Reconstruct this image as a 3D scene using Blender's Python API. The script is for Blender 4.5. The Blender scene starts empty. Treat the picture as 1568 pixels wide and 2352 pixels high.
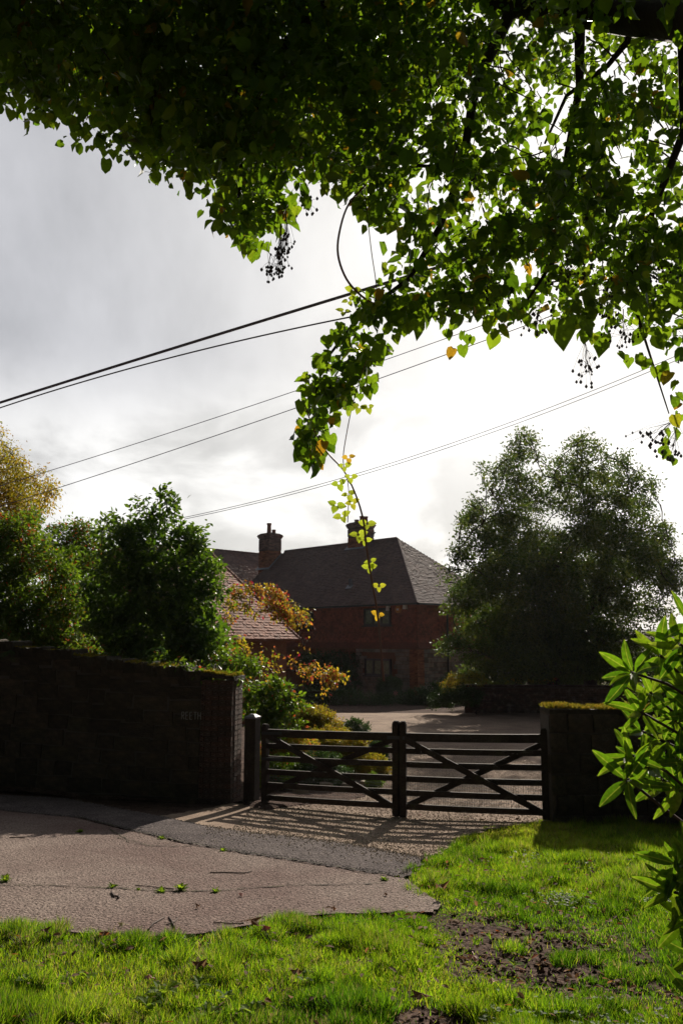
import bpy, math, random
import numpy as np
from mathutils import Vector, Matrix

random.seed(11)
rng = np.random.default_rng(11)
S = bpy.context.scene
COL = S.collection

# ------------------------------------------------------------------ camera, sky, sun, exposure
CAM_Z, PITCH, FPX = 2.3, math.radians(9.2), 1829.3
cam_d = bpy.data.cameras.new('camera')
cam = bpy.data.objects.new('camera', cam_d)
COL.objects.link(cam)
cam.location = (0, 0, CAM_Z)
cam.rotation_euler = (math.pi / 2 + PITCH, 0, 0)
cam_d.sensor_fit = 'VERTICAL'
cam_d.sensor_height = 36.0
cam_d.lens = 28.0
cam_d.clip_start = 0.05
cam_d.clip_end = 3000
S.camera = cam

SUN_AZ, SUN_EL = math.radians(17), math.radians(29)
SUN = Vector((math.cos(SUN_EL) * math.sin(SUN_AZ), math.cos(SUN_EL) * math.cos(SUN_AZ), math.sin(SUN_EL)))
sun_d = bpy.data.lights.new('sun', 'SUN')
sun_d.energy = 5.0
sun_d.angle = math.radians(0.53)
sun_d.color = (1.0, 0.90, 0.76)
sun = bpy.data.objects.new('sun', sun_d)
COL.objects.link(sun)
sun.rotation_euler = SUN.to_track_quat('Z', 'Y').to_euler()

S.view_settings.view_transform = 'Standard'
S.view_settings.look = 'None'
S.view_settings.gamma = 1
S.view_settings.exposure = 0.35
S.view_settings.use_curve_mapping = False
S.cycles.max_bounces = 6
S.cycles.diffuse_bounces = 2
S.cycles.glossy_bounces = 2
S.cycles.transmission_bounces = 4
S.cycles.transparent_max_bounces = 4
S.cycles.sample_clamp_indirect = 3.0
S.cycles.use_denoising = True
S.cycles.use_adaptive_sampling = True


def build_world():
    w = bpy.data.worlds.new('World')
    S.world = w
    w.use_nodes = True
    nt = w.node_tree
    nt.nodes.clear()
    N = nt.nodes.new
    L = nt.links.new

    def math_(op, a, b=None, clamp=False):
        n = N('ShaderNodeMath'); n.operation = op; n.use_clamp = clamp
        for i, v in enumerate((a, b)):
            if v is None: continue
            if isinstance(v, (int, float)): n.inputs[i].default_value = v
            else: L(v, n.inputs[i])
        return n.outputs[0]
    out = N('ShaderNodeOutputWorld')
    sky = N('ShaderNodeTexSky'); sky.sky_type = 'NISHITA'; sky.sun_disc = False
    sky.sun_elevation = SUN_EL; sky.sun_rotation = SUN_AZ
    sky.air_density = 1.0; sky.dust_density = 1.5
    bg1 = N('ShaderNodeBackground'); bg1.inputs[1].default_value = 0.05
    L(sky.outputs[0], bg1.inputs[0])
    tc = N('ShaderNodeTexCoord')
    dot = N('ShaderNodeVectorMath'); dot.operation = 'DOT_PRODUCT'
    L(tc.outputs['Generated'], dot.inputs[0]); dot.inputs[1].default_value = SUN
    d = math_('MAXIMUM', dot.outputs['Value'], 0.0)
    glow = math_('POWER', d, 11.0)
    # cloud layers, stretched along the horizon
    mp = N('ShaderNodeMapping'); L(tc.outputs['Generated'], mp.inputs[0])
    mp.inputs['Scale'].default_value = (1.0, 1.0, 2.2)
    mp.inputs['Location'].default_value = (0.37, 0.2, 0.11)
    nz = N('ShaderNodeTexNoise'); L(mp.outputs[0], nz.inputs[0])
    nz.inputs['Scale'].default_value = 4.2; nz.inputs['Detail'].default_value = 9; nz.inputs['Roughness'].default_value = .55
    nz.inputs['Distortion'].default_value = .4
    # wispy high streaks
    mp2 = N('ShaderNodeMapping'); L(tc.outputs['Generated'], mp2.inputs[0])
    mp2.inputs['Rotation'].default_value = (0.2, -0.9, 0.5)
    mp2.inputs['Scale'].default_value = (3.2, 1.4, 1.8)
    nz2 = N('ShaderNodeTexNoise'); L(mp2.outputs[0], nz2.inputs[0])
    nz2.inputs['Scale'].default_value = 2.0; nz2.inputs['Detail'].default_value = 8; nz2.inputs['Roughness'].default_value = .6
    sep = N('ShaderNodeSeparateXYZ'); L(tc.outputs['Generated'], sep.inputs[0])
    low = N('ShaderNodeMapRange'); low.interpolation_type = 'SMOOTHSTEP'
    L(sep.outputs['Z'], low.inputs[0]); low.inputs[1].default_value = .36; low.inputs[2].default_value = .22
    low.inputs[3].default_value = 0; low.inputs[4].default_value = 1
    cr = N('ShaderNodeMapRange'); cr.interpolation_type = 'SMOOTHSTEP'
    L(nz.outputs[0], cr.inputs[0]); cr.inputs[1].default_value = .40; cr.inputs[2].default_value = .62
    cr.inputs[3].default_value = -.19; cr.inputs[4].default_value = .09
    cum = math_('MULTIPLY', cr.outputs[0], low.outputs[0])
    wr = N('ShaderNodeMapRange')
    L(nz2.outputs[0], wr.inputs[0]); wr.inputs[1].default_value = .35; wr.inputs[2].default_value = .7
    wr.inputs[3].default_value = -.05; wr.inputs[4].default_value = .07
    base = N('ShaderNodeMapRange'); base.interpolation_type = 'SMOOTHSTEP'
    L(dot.outputs['Value'], base.inputs[0]); base.inputs[1].default_value = .36; base.inputs[2].default_value = .74
    base.inputs[3].default_value = .022; base.inputs[4].default_value = .43
    b2 = math_('ADD', base.outputs[0], math_('MULTIPLY', math_('MULTIPLY', low.outputs[0], base.outputs[0]), .62))
    tex = math_('MULTIPLY', math_('ADD', cum, wr.outputs[0]), math_('MULTIPLY', base.outputs[0], 3.0))
    lum = math_('MAXIMUM', math_('ADD', math_('ADD', b2, tex), math_('MULTIPLY', glow, .48)), .02)
    tint = N('ShaderNodeMix'); tint.data_type = 'RGBA'
    tint.inputs[6].default_value = (.97, .975, 1.03, 1); tint.inputs[7].default_value = (1.0, .985, .955, 1)
    tf = math_('ADD', math_('MULTIPLY', glow, 1.6), math_('MULTIPLY', low.outputs[0], .75), True)
    L(tf, tint.inputs[0])
    vm = N('ShaderNodeVectorMath'); vm.operation = 'SCALE'
    L(tint.outputs[2], vm.inputs[0]); L(lum, vm.inputs['Scale'])
    bg2 = N('ShaderNodeBackground'); L(vm.outputs[0], bg2.inputs[0]); bg2.inputs[1].default_value = 1.0
    mx = N('ShaderNodeMixShader'); mx.inputs[0].default_value = .88
    L(bg1.outputs[0], mx.inputs[1]); L(bg2.outputs[0], mx.inputs[2])
    L(mx.outputs[0], out.inputs[0])


build_world()

# ------------------------------------------------------------------ surveying helpers
CP, SP = math.cos(PITCH), math.sin(PITCH)


def ray(px, py):
    b = (1176 - py) / FPX
    return ((px - 784) / FPX, CP - b * SP, SP + b * CP)


def W(px, py, Y):
    """Point on the sight line through a plan position of the photograph, at real depth Y metres."""
    r = ray(px, py); t = Y / r[1]
    return Vector((r[0] * t, Y, CAM_Z + r[2] * t))


def sst(a, b, x):
    t = np.clip((x - a) / (b - a), 0, 1)
    return t * t * (3 - 2 * t)


def T(x, y):
    """Height of the ground."""
    x = np.asarray(x, float); y = np.asarray(y, float)
    z = .065 * (11 - np.clip(y, 0, 13)) - .015 * (np.clip(y, 13, 60) - 13)
    z = z + .03 * np.clip(-x - 1, 0, 7) * (1 - sst(12, 20, y))
    z = z + .03 * sst(1.4, 2.6, x) * sst(6.5, 8.0, y) * (1 - sst(9.0, 10.6, y))
    z = z + .018 * np.sin(x * 1.3 + .7 * y) * np.sin(y * 1.1 + .4) * (1 - sst(14, 22, y))
    z = z + .9 * sst(70, 200, y) * 6
    return z


def Tz(x, y): return float(T(x, y))


def G(px, py):
    lo, hi = .5, 200
    for _ in range(50):
        m = (lo + hi) / 2; p = W(px, py, m)
        if p.z > Tz(p.x, m): lo = m
        else: hi = m
    return W(px, py, lo)


def GP(l): return [(G(*p).x, G(*p).y) for p in l]


def inpoly(P, poly):
    x, y = P[:, 0], P[:, 1]
    r = np.zeros(len(P), bool)
    n = len(poly)
    for i in range(n):
        x1, y1 = poly[i]; x2, y2 = poly[(i + 1) % n]
        c = (y1 > y) != (y2 > y)
        with np.errstate(divide='ignore', invalid='ignore'):
            xi = (x2 - x1) * (y - y1) / (y2 - y1 + 1e-12) + x1
        r ^= c & (x < xi)
    return r


def polydist(P, poly, closed=True):
    best = np.full(len(P), 1e9); near = np.zeros((len(P), 2))
    n = len(poly)
    for i in range(n if closed else n - 1):
        a = np.array(poly[i]); b = np.array(poly[(i + 1) % n]); d = b - a
        t = np.clip(((P - a) @ d) / (d @ d + 1e-12), 0, 1)
        q = a + t[:, None] * d
        e = np.linalg.norm(P - q, axis=1)
        m = e < best
        best[m] = e[m]; near[m] = q[m]
    return best, near


# ------------------------------------------------------------------ objects
def tag(o, label=None, cat=None, group=None, kind=None):
    if label: o['label'] = label
    if cat: o['category'] = cat
    if group: o['group'] = group
    if kind: o['kind'] = kind
    return o


def empty(name, loc, rz=0, label=None, cat=None, group=None):
    o = bpy.data.objects.new(name, None)
    o.location = loc; o.rotation_euler = (0, 0, rz)
    o.empty_display_size = .2
    COL.objects.link(o)
    return tag(o, label, cat, group)


def link(name, me, parent=None):
    o = bpy.data.objects.new(name, me)
    COL.objects.link(o)
    if parent is not None: o.parent = parent
    return o


class MB:
    """Collects boxes, beams, tubes and prisms; build() links them as one mesh object."""
    def __init__(s): s.v = []; s.f = []; s.m = []; s.sm = []

    def add(s, vs, fs, mi=0, smooth=False):
        k = len(s.v)
        s.v += [tuple(v) for v in vs]
        for f in fs:
            s.f.append(tuple(i + k for i in f)); s.m.append(mi); s.sm.append(smooth)
        return s

    def box(s, c, d, mi=0, rot=None, taper=1.0):
        vs = []
        for z in (-.5, .5):
            q = taper if z > 0 else 1
            for x, y in ((-.5, -.5), (.5, -.5), (.5, .5), (-.5, .5)):
                v = Vector((x * d[0] * q, y * d[1] * q, z * d[2]))
                if rot is not None: v = rot @ v
                vs.append(v + Vector(c))
        return s.add(vs, [(3, 2, 1, 0), (4, 5, 6, 7), (0, 1, 5, 4), (1, 2, 6, 5), (2, 3, 7, 6), (3, 0, 4, 7)], mi)

    def beam(s, a, b, w, h, up=(0, 0, 1), mi=0):
        a, b = Vector(a), Vector(b); d = (b - a).normalized()
        u = Vector(up); sd = d.cross(u).normalized(); u = sd.cross(d)
        vs = [p + sd * (w / 2 * i) + u * (h / 2 * j) for p in (a, b) for i, j in ((-1, -1), (1, -1), (1, 1), (-1, 1))]
        return s.add(vs, [(3, 2, 1, 0), (4, 5, 6, 7), (0, 1, 5, 4), (1, 2, 6, 5), (2, 3, 7, 6), (3, 0, 4, 7)], mi)

    def tube(s, pts, r, n=6, mi=0, cap=True):
        pts = [Vector(p) for p in pts]
        if not hasattr(r, '__len__'): r = [r] * len(pts)
        vs = []; fs = []
        u = None
        for i, p in enumerate(pts):
            d = (pts[min(i + 1, len(pts) - 1)] - pts[max(i - 1, 0)])
            if d.length < 1e-9: d = Vector((0, 0, 1))
            d.normalize()
            if u is None:
                u = d.orthogonal().normalized()
            else:
                u = (u - d * u.dot(d))
                u = u.normalized() if u.length > 1e-6 else d.orthogonal().normalized()
            w = d.cross(u)
            for k in range(n):
                t = 2 * math.pi * k / n
                vs.append(p + (u * math.cos(t) + w * math.sin(t)) * r[i])
        for i in range(len(pts) - 1):
            for k in range(n):
                a = i * n + k; b = i * n + (k + 1) % n
                fs.append((a, b, b + n, a + n))
        if cap:
            fs.append(tuple(range(n - 1, -1, -1)))
            fs.append(tuple(range((len(pts) - 1) * n, len(pts) * n)))
        return s.add(vs, fs, mi, True)

    def lathe(s, c, prof, n=14, mi=0):
        vs = []; fs = []
        for r, z in prof:
            for k in range(n):
                t = 2 * math.pi * k / n
                vs.append((c[0] + r * math.cos(t), c[1] + r * math.sin(t), c[2] + z))
        for i in range(len(prof) - 1):
            for k in range(n):
                a = i * n + k; b = i * n + (k + 1) % n
                fs.append((a, b, b + n, a + n))
        fs.append(tuple(range(n - 1, -1, -1)))
        fs.append(tuple(range((len(prof) - 1) * n, len(prof) * n)))
        return s.add(vs, fs, mi, False)

    def mesh(s, name, mats):
        me = bpy.data.meshes.new(name)
        me.from_pydata(s.v, [], s.f)
        for m in (mats if isinstance(mats, (list, tuple)) else [mats]): me.materials.append(m)
        me.polygons.foreach_set('material_index', s.m)
        me.polygons.foreach_set('use_smooth', s.sm)
        me.update()
        return me

    def build(s, name, mats, parent=None):
        return link(name, s.mesh(name, mats), parent)


def np_mesh(name, v, loops, starts, mats, var=None, smooth=False, midx=None):
    me = bpy.data.meshes.new(name)
    me.vertices.add(len(v)); me.vertices.foreach_set('co', np.ascontiguousarray(v, np.float32).ravel())
    me.loops.add(len(loops)); me.loops.foreach_set('vertex_index', np.ascontiguousarray(loops, np.int32))
    me.polygons.add(len(starts)); me.polygons.foreach_set('loop_start', np.ascontiguousarray(starts, np.int32))
    for m in (mats if isinstance(mats, (list, tuple)) else [mats]): me.materials.append(m)
    if midx is not None: me.polygons.foreach_set('material_index', np.ascontiguousarray(midx, np.int32))
    me.polygons.foreach_set('use_smooth', np.full(len(starts), smooth))
    if var is not None:
        a = me.attributes.new('var', 'FLOAT', 'FACE')
        a.data.foreach_set('value', np.ascontiguousarray(var, np.float32))
    me.update(calc_edges=True)
    me.validate()
    return me


def scatter_mesh(name, tv, tf, P, R, sc, mats, var=None, smooth=False):
    """One mesh of many copies of a small template: tv (V,3), tf list of faces, P (N,3), R (N,3,3), sc (N,) or (N,3)."""
    tv = np.asarray(tv, float); P = np.asarray(P, float); n = len(P)
    sc = np.asarray(sc, float)
    if sc.ndim == 1: sc = np.repeat(sc[:, None], 3, 1)
    loc = tv[None] * sc[:, None, :]
    v = np.einsum('nij,nvj->nvi', R, loc) + P[:, None, :]
    fl = np.concatenate([np.array(f) for f in tf]); ln = np.array([len(f) for f in tf])
    st = np.concatenate([[0], np.cumsum(ln)[:-1]])
    loops = (fl[None] + (np.arange(n) * len(tv))[:, None]).ravel()
    starts = (st[None] + (np.arange(n) * len(fl))[:, None]).ravel()
    if var is None: var = rng.random(n)
    return np_mesh(name, v.reshape(-1, 3), loops, starts, mats, np.repeat(var, len(tf)), smooth)


def frames(d, nrm):
    """Rotations whose y column is the leaf's length direction d and z column its face normal."""
    d = d / (np.linalg.norm(d, axis=1, keepdims=True) + 1e-9)
    x = np.cross(d, nrm); x /= (np.linalg.norm(x, axis=1, keepdims=True) + 1e-9)
    z = np.cross(x, d)
    return np.stack([x, d, z], axis=2)


def rdirs(n):
    v = rng.normal(size=(n, 3))
    return v / np.linalg.norm(v, axis=1, keepdims=True)


# leaf templates (length 1 along +y)
LEAF2 = ([(0, 0, 0), (.24, .45, .06), (0, 1, -.05), (-.24, .45, .06)], [(0, 1, 2), (0, 2, 3)])
OVAL = ([(0, 0, 0), (0, .5, 0), (0, 1, -.06), (.2, .25, .05), (.25, .6, .05), (-.2, .25, .05), (-.25, .6, .05)],
        [(0, 3, 4, 1), (1, 4, 2), (0, 1, 6, 5), (1, 2, 6)])
HEART = ([(0, 0, 0), (0, .35, -.02), (0, .7, -.03), (0, 1.05, -.10),
          (.20, -.10, .03), (.43, .12, .06), (.46, .42, .06), (.30, .72, .03),
          (-.20, -.10, .03), (-.43, .12, .06), (-.46, .42, .06), (-.30, .72, .03)],
         [(0, 4, 5, 1), (1, 5, 6), (1, 6, 7, 2), (2, 7, 3), (0, 1, 9, 8), (1, 10, 9), (1, 2, 11, 10), (2, 3, 11)])
LANCE = None


# ------------------------------------------------------------------ materials
def newmat(name):
    m = bpy.data.materials.new(name); m.use_nodes = True
    nt = m.node_tree; nt.nodes.clear()
    return m, nt, nt.nodes.new, nt.links.new


def ramp(N, L, src, cols):
    r = N('ShaderNodeValToRGB'); e = r.color_ramp.elements
    while len(e) < len(cols): e.new(.5)
    for i, c in enumerate(cols):
        p, cc = (c if len(c) == 2 else (i / max(1, len(cols) - 1), c))
        e[i].position = p; e[i].color = (*cc, 1)
    L(src, r.inputs[0])
    return r.outputs[0]


def leafmat(name, cols, trans=None, mixf=.5, rough=.45, spec=.4, objvar=.0, blotch=5.0):
    """Two-sided leaf: a glossy upper skin over a body that lets light through."""
    m, nt, N, L = newmat(name)
    a = N('ShaderNodeAttribute'); a.attribute_name = 'var'
    oi = N('ShaderNodeObjectInfo')
    r1 = N('ShaderNodeMath'); r1.operation = 'MULTIPLY_ADD'; L(oi.outputs['Random'], r1.inputs[0]); r1.inputs[1].default_value = objvar; r1.inputs[2].default_value = -objvar * .5
    r2 = N('ShaderNodeMath'); r2.operation = 'ADD'; r2.use_clamp = True; L(a.outputs['Fac'], r2.inputs[0]); L(r1.outputs[0], r2.inputs[1])
    fac = r2.outputs[0]
    c = ramp(N, L, fac, cols)
    tcn = N('ShaderNodeTexCoord'); nb = N('ShaderNodeTexNoise'); L(tcn.outputs['Object'], nb.inputs[0]); nb.inputs['Scale'].default_value = blotch; nb.inputs['Detail'].default_value = 4
    bl = ramp(N, L, nb.outputs[0], [(.3, (.62, .62, .58)), (.65, (1.15, 1.15, 1.1))])
    bm = N('ShaderNodeMix'); bm.data_type = 'RGBA'; bm.blend_type = 'MULTIPLY'; bm.inputs[0].default_value = 1; L(c, bm.inputs[6]); L(bl, bm.inputs[7]); c = bm.outputs[2]
    p = N('ShaderNodeBsdfPrincipled'); L(c, p.inputs['Base Color'])
    p.inputs['Roughness'].default_value = rough; p.inputs['Specular IOR Level'].default_value = spec
    t = N('ShaderNodeBsdfTranslucent')
    if trans:
        tb = N('ShaderNodeMix'); tb.data_type = 'RGBA'; tb.blend_type = 'MULTIPLY'; tb.inputs[0].default_value = 1
        L(ramp(N, L, fac, trans), tb.inputs[6]); L(bl, tb.inputs[7]); L(tb.outputs[2], t.inputs[0])
    else: L(c, t.inputs[0])
    x = N('ShaderNodeMixShader'); x.inputs[0].default_value = mixf
    L(p.outputs[0], x.inputs[1]); L(t.outputs[0], x.inputs[2])
    o = N('ShaderNodeOutputMaterial'); L(x.outputs[0], o.inputs[0])
    return m


def surf(name, cols, scale=4.0, rough=.85, bump=0.0, bscale=40.0, spec=.3, var=None, detail=6, fine=None, metallic=0.0, stretch=(1, 1, 1), bdist=.02):
    """Noise-coloured surface. cols: ramp over noise; var: per-piece ramp multiplied in; fine: (scale, amount) speckle."""
    m, nt, N, L = newmat(name)
    tc = N('ShaderNodeTexCoord'); mp = N('ShaderNodeMapping'); L(tc.outputs['Object'], mp.inputs[0])
    mp.inputs['Scale'].default_value = stretch
    n = N('ShaderNodeTexNoise'); L(mp.outputs[0], n.inputs[0])
    n.inputs['Scale'].default_value = scale; n.inputs['Detail'].default_value = detail; n.inputs['Roughness'].default_value = .6
    c = ramp(N, L, n.outputs[0], cols)
    if var:
        a = N('ShaderNodeAttribute'); a.attribute_name = 'var'
        v = ramp(N, L, a.outputs['Fac'], var)
        mm = N('ShaderNodeMix'); mm.data_type = 'RGBA'; mm.blend_type = 'MULTIPLY'; mm.inputs[0].default_value = 1
        L(c, mm.inputs[6]); L(v, mm.inputs[7]); c = mm.outputs[2]
    if fine:
        f = N('ShaderNodeTexNoise'); L(mp.outputs[0], f.inputs[0]); f.inputs['Scale'].default_value = fine[0]; f.inputs['Detail'].default_value = 3
        lo, hi = 1 - fine[1], 1 + fine[1]
        fr = ramp(N, L, f.outputs[0], [(.3, (lo, lo, lo)), (.7, (hi, hi, hi))])
        mm = N('ShaderNodeMix'); mm.data_type = 'RGBA'; mm.blend_type = 'MULTIPLY'; mm.inputs[0].default_value = 1
        L(c, mm.inputs[6]); L(fr, mm.inputs[7]); c = mm.outputs[2]
    p = N('ShaderNodeBsdfPrincipled'); L(c, p.inputs['Base Color'])
    p.inputs['Roughness'].default_value = rough; p.inputs['Specular IOR Level'].default_value = spec
    p.inputs['Metallic'].default_value = metallic
    if bump:
        b = N('ShaderNodeBump'); b.inputs['Strength'].default_value = bump; b.inputs['Distance'].default_value = bdist
        bn = N('ShaderNodeTexNoise'); L(mp.outputs[0], bn.inputs[0]); bn.inputs['Scale'].default_value = bscale; bn.inputs['Detail'].default_value = 5
        L(bn.outputs[0], b.inputs['Height']); L(b.outputs[0], p.inputs['Normal'])
    o = N('ShaderNodeOutputMaterial'); L(p.outputs[0], o.inputs[0])
    return m


def flat(name, c, rough=.6, spec=.4, metallic=0.0):
    return surf(name, [tuple(x * .85 for x in c), tuple(min(1, x * 1.12) for x in c)], 9, rough, spec=spec, metallic=metallic)


M = {}
M['soil'] = surf('soil', [(.3, (.045, .030, .025)), (.7, (.120, .082, .068))], 6, 1.0, 1.0, 22, fine=(40, .5), spec=.05, bdist=.04, detail=12)
M['lane'] = surf('lane_tarmac', [(.25, (.095, .058, .053)), (.42, (.155, .105, .094)), (.56, (.215, .165, .145)), (.75, (.30, .245, .212))], .42, .95, 1.0, 45, fine=(55, .55), spec=.12, bdist=.03, detail=12)
M['apron'] = surf('apron_tarmac', [(.3, (.068, .055, .056)), (.7, (.135, .112, .108))], 2.5, .95, 1.0, 40, fine=(45, .7), spec=.12, bdist=.03, detail=10)
M['gravel'] = surf('gravel', [(.3, (.195, .140, .108)), (.7, (.320, .242, .185))], 1.6, .95, .8, 60, fine=(70, .6), bdist=.02, spec=.1)
M['pebble'] = surf('pebble', [(.3, (.75, .75, .75)), (.7, (1, 1, 1))], 3, .8, var=[(.13, .09, .065), (.36, .28, .205), (.55, .46, .36), (.26, .18, .12)])
M['chip'] = surf('chip', [(.3, (.7, .7, .7)), (.7, (1, 1, 1))], 3, .9, spec=.15, var=[(.06, .042, .036), (.16, .12, .105), (.24, .195, .17), (.34, .29, .25)])
M['darkchip'] = surf('dark_chip', [(.3, (.7, .7, .7)), (.7, (1, 1, 1))], 3, .9, spec=.2, var=[(.03, .026, .03), (.10, .088, .092), (.17, .15, .15), (.28, .25, .235)])
M['crack'] = surf('crack_dirt', [(.4, (.022, .016, .012)), (.65, (.055, .050, .018))], 6, .95)
M['grass'] = leafmat('grass', [(0, (.020, .045, .008)), (.35, (.042, .085, .010)), (.62, (.075, .115, .012)), (.82, (.11, .125, .02)), (.93, (.19, .15, .06)), (1, (.24, .18, .09))],
                     [(0, (.09, .23, .008)), (.35, (.27, .50, .012)), (.62, (.46, .66, .018)), (.82, (.58, .62, .04)), (.93, (.42, .34, .12)), (1, (.45, .36, .16))], .5, .5, .2)
M['weed'] = leafmat('weed', [(.06, .11, .02), (.09, .15, .03)], [(.16, .30, .02), (.28, .42, .03)], .4, .6, .2)
M['laneweed'] = leafmat('lane_weed_leaf', [(.07, .13, .018), (.13, .19, .03)], [(.24, .40, .02), (.36, .50, .03)], .52, .65, .12)
M['lime'] = leafmat('lime_leaf', [(.035, .07, .012), (.05, .09, .014), (.06, .10, .014), (.16, .12, .02)],
                    [(0.0, (.12, .26, .008)), (.5, (.27, .45, .014)), (.93, (.40, .52, .02)), (1.0, (.60, .34, .02))], .47, .42, .35, .25, 6)
M['holm'] = leafmat('holm_leaf', [(.020, .040, .010), (.038, .062, .014), (.062, .078, .02)], [(.07, .15, .01), (.14, .23, .02), (.27, .30, .03)], .36, .45, .3)
M['camellia'] = leafmat('camellia_leaf', [(.018, .045, .012), (.03, .065, .016), (.05, .09, .02)], [(.11, .25, .01), (.21, .40, .02), (.34, .52, .03)], .3, .42, .32)
M['photinia'] = leafmat('photinia_leaf', [(0, (.03, .06, .010)), (.90, (.055, .09, .014)), (.975, (.10, .06, .02)), (1., (.20, .05, .02))],
                        [(0., (.12, .25, .012)), (.90, (.27, .40, .018)), (.975, (.42, .28, .03)), (1., (.55, .12, .03))], .42, .45, .3)
M['larch'] = leafmat('autumn_tree_leaf', [(.09, .09, .012), (.15, .12, .014), (.20, .11, .015)], [(.30, .32, .012), (.52, .42, .012), (.58, .30, .012)], .5, .5, .3)
M['acer'] = leafmat('dogwood_leaf', [(0., (.07, .10, .012)), (.55, (.14, .14, .015)), (.82, (.19, .11, .02)), (.95, (.22, .04, .03)), (1., (.24, .02, .03))],
                    [(0., (.28, .36, .02)), (.45, (.58, .44, .03)), (.72, (.66, .30, .04)), (.92, (.60, .10, .06)), (1., (.50, .03, .06))], .5, .45, .3)
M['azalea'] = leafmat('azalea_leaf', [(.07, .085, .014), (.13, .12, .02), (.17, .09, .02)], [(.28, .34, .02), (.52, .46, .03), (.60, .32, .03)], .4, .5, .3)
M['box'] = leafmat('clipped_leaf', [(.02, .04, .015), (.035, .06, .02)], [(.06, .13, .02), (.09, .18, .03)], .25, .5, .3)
M['rhodo'] = leafmat('rhododendron_leaf', [(.035, .07, .012), (.05, .09, .014), (.07, .11, .016)], [(0, (.10, .24, .008)), (.5, (.20, .38, .010)), (.85, (.31, .47, .015)), (1, (.42, .52, .05))], .45, .48, .3, .5, 7)
M['bramble'] = leafmat('bramble_leaf', [(.06, .10, .016), (.10, .13, .02), (.18, .13, .02)], [(.32, .50, .03), (.48, .56, .04), (.70, .42, .03)], .55, .45, .3)
M['dead'] = leafmat('dead_leaf', [(0., (.11, .065, .04)), (.5, (.20, .13, .085)), (.8, (.26, .10, .03)), (1., (.30, .04, .015))],
                    [(.25, .13, .06), (.40, .25, .13), (.55, .17, .03), (.5, .05, .02)], .3, .8, .12)
M['deadred'] = leafmat('fallen_red', [(.32, .035, .012)], [(.6, .06, .02)], .35, .5, .3)
M['deadyel'] = leafmat('fallen_yellow', [(.42, .26, .03)], [(.7, .45, .04)], .35, .5, .3)
M['bark'] = surf('bark', [(.3, (.022, .017, .013)), (.7, (.055, .043, .033))], 8, .9, .8, 30, stretch=(1, 1, .3))
M['twig'] = flat('twig', (.06, .038, .030), .8)
M['redstem'] = flat('bramble_stem', (.20, .09, .05), .6)
M['seed'] = flat('seed', (.030, .018, .020), .6)
M['gatewood'] = surf('gate_wood', [(.3, (.020, .014, .011)), (.55, (.042, .031, .023)), (.75, (.050, .050, .022))], 5, .8, .6, 25, stretch=(1, 1, 1), fine=(60, .35))
M['postcap'] = flat('post_cap', (.15, .15, .17), .6, .3, .2)
M['iron'] = flat('iron', (.03, .03, .032), .5, .5)
M['stone'] = surf('wall_stone', [(.25, (.035, .032, .022)), (.5, (.075, .062, .045)), (.75, (.13, .10, .07))], 3.5, .95, .9, 18, var=[(.55, .55, .5), (1, .95, .9), (.8, .85, .7)], fine=(40, .3))
M['oldbrick'] = surf('old_brick', [(.3, (.045, .030, .022)), (.52, (.090, .058, .044)), (.68, (.24, .20, .17))], 5, .95, .9, 25, var=[(.6, .6, .6), (1, 1, 1), (1.15, .95, .9)])
M['mortar'] = surf('mortar', [(.06, .055, .045), (.12, .105, .085)], 12, .95, .6, 40)
M['moss'] = leafmat('moss', [(.09, .10, .012), (.16, .13, .015), (.20, .13, .02)], [(.25, .26, .02), (.40, .32, .03), (.48, .30, .04)], .3, .9, .1)
M['letter'] = flat('letter', (.28, .28, .25), .6)
M['rooftile'] = surf('roof_tile', [(.3, (.098, .064, .064)), (.7, (.170, .115, .110))], 1.2, .85, .5, 60, var=[(.78, .75, .78), (.95, .92, .92), (1.05, 1.0, .97), (1.22, 1.1, 1.0)], fine=(14, .2))
M['redtile'] = surf('red_roof_tile', [(.3, (.22, .095, .070)), (.7, (.33, .150, .105))], 1.2, .85, .5, 60, var=[(.7, .65, .65), (.95, .92, .9), (1.1, 1.05, 1.0), (1.2, 1.2, 1.2)], fine=(14, .25))
M['hungtile'] = surf('hung_tile', [(.3, (.24, .062, .038)), (.7, (.37, .105, .060))], 1.3, .85, .4, 60, var=[(.6, .6, .62), (.9, .88, .88), (1.15, 1.05, 1.0)], fine=(14, .25))
M['brick'] = surf('brick', [(.3, (.32, .115, .06)), (.7, (.46, .185, .09))], 3, .9, .5, 60, var=[(.5, .48, .5), (.9, .9, .9), (1.15, 1.1, 1.05)], fine=(25, .25))
M['sootbrick'] = surf('weathered_brick', [(.3, (.16, .095, .085)), (.7, (.32, .21, .18))], 3, .9, .5, 60, var=[(.5, .5, .5), (.9, .9, .9), (1.25, 1.15, 1.1)], fine=(25, .3))
M['pot'] = surf('chimney_pot', [(.20, .075, .05), (.30, .12, .08)], 6, .8)
M['lead'] = flat('lead', (.20, .21, .25), .5, .5, .2)
M['houseStone'] = surf('house_stone', [(.3, (.19, .155, .13)), (.7, (.37, .31, .26))], 4, .95, .7, 20, var=[(.6, .55, .5), (1, 1, 1), (1.1, .95, .85)])
M['frame'] = flat('window_frame', (.025, .022, .020), .5)
M['white'] = flat('white_plastic', (.75, .74, .70), .5)
M['orange'] = flat('orange_plastic', (.62, .24, .04), .5)
M['gutter'] = flat('gutter', (.018, .018, .02), .4, .5)
M['cable'] = flat('cable', (.14, .13, .17), .6)
M['stonesmall'] = flat('edging_stone', (.22, .18, .13), .9)
M['hill'] = surf('hill_side', [(.06, .08, .06), (.10, .12, .085)], .02, .95)
M['flower'] = flat('flower', (.75, .42, .38), .6)
M['petal'] = flat('petal', (.55, .45, .62), .6)


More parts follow.
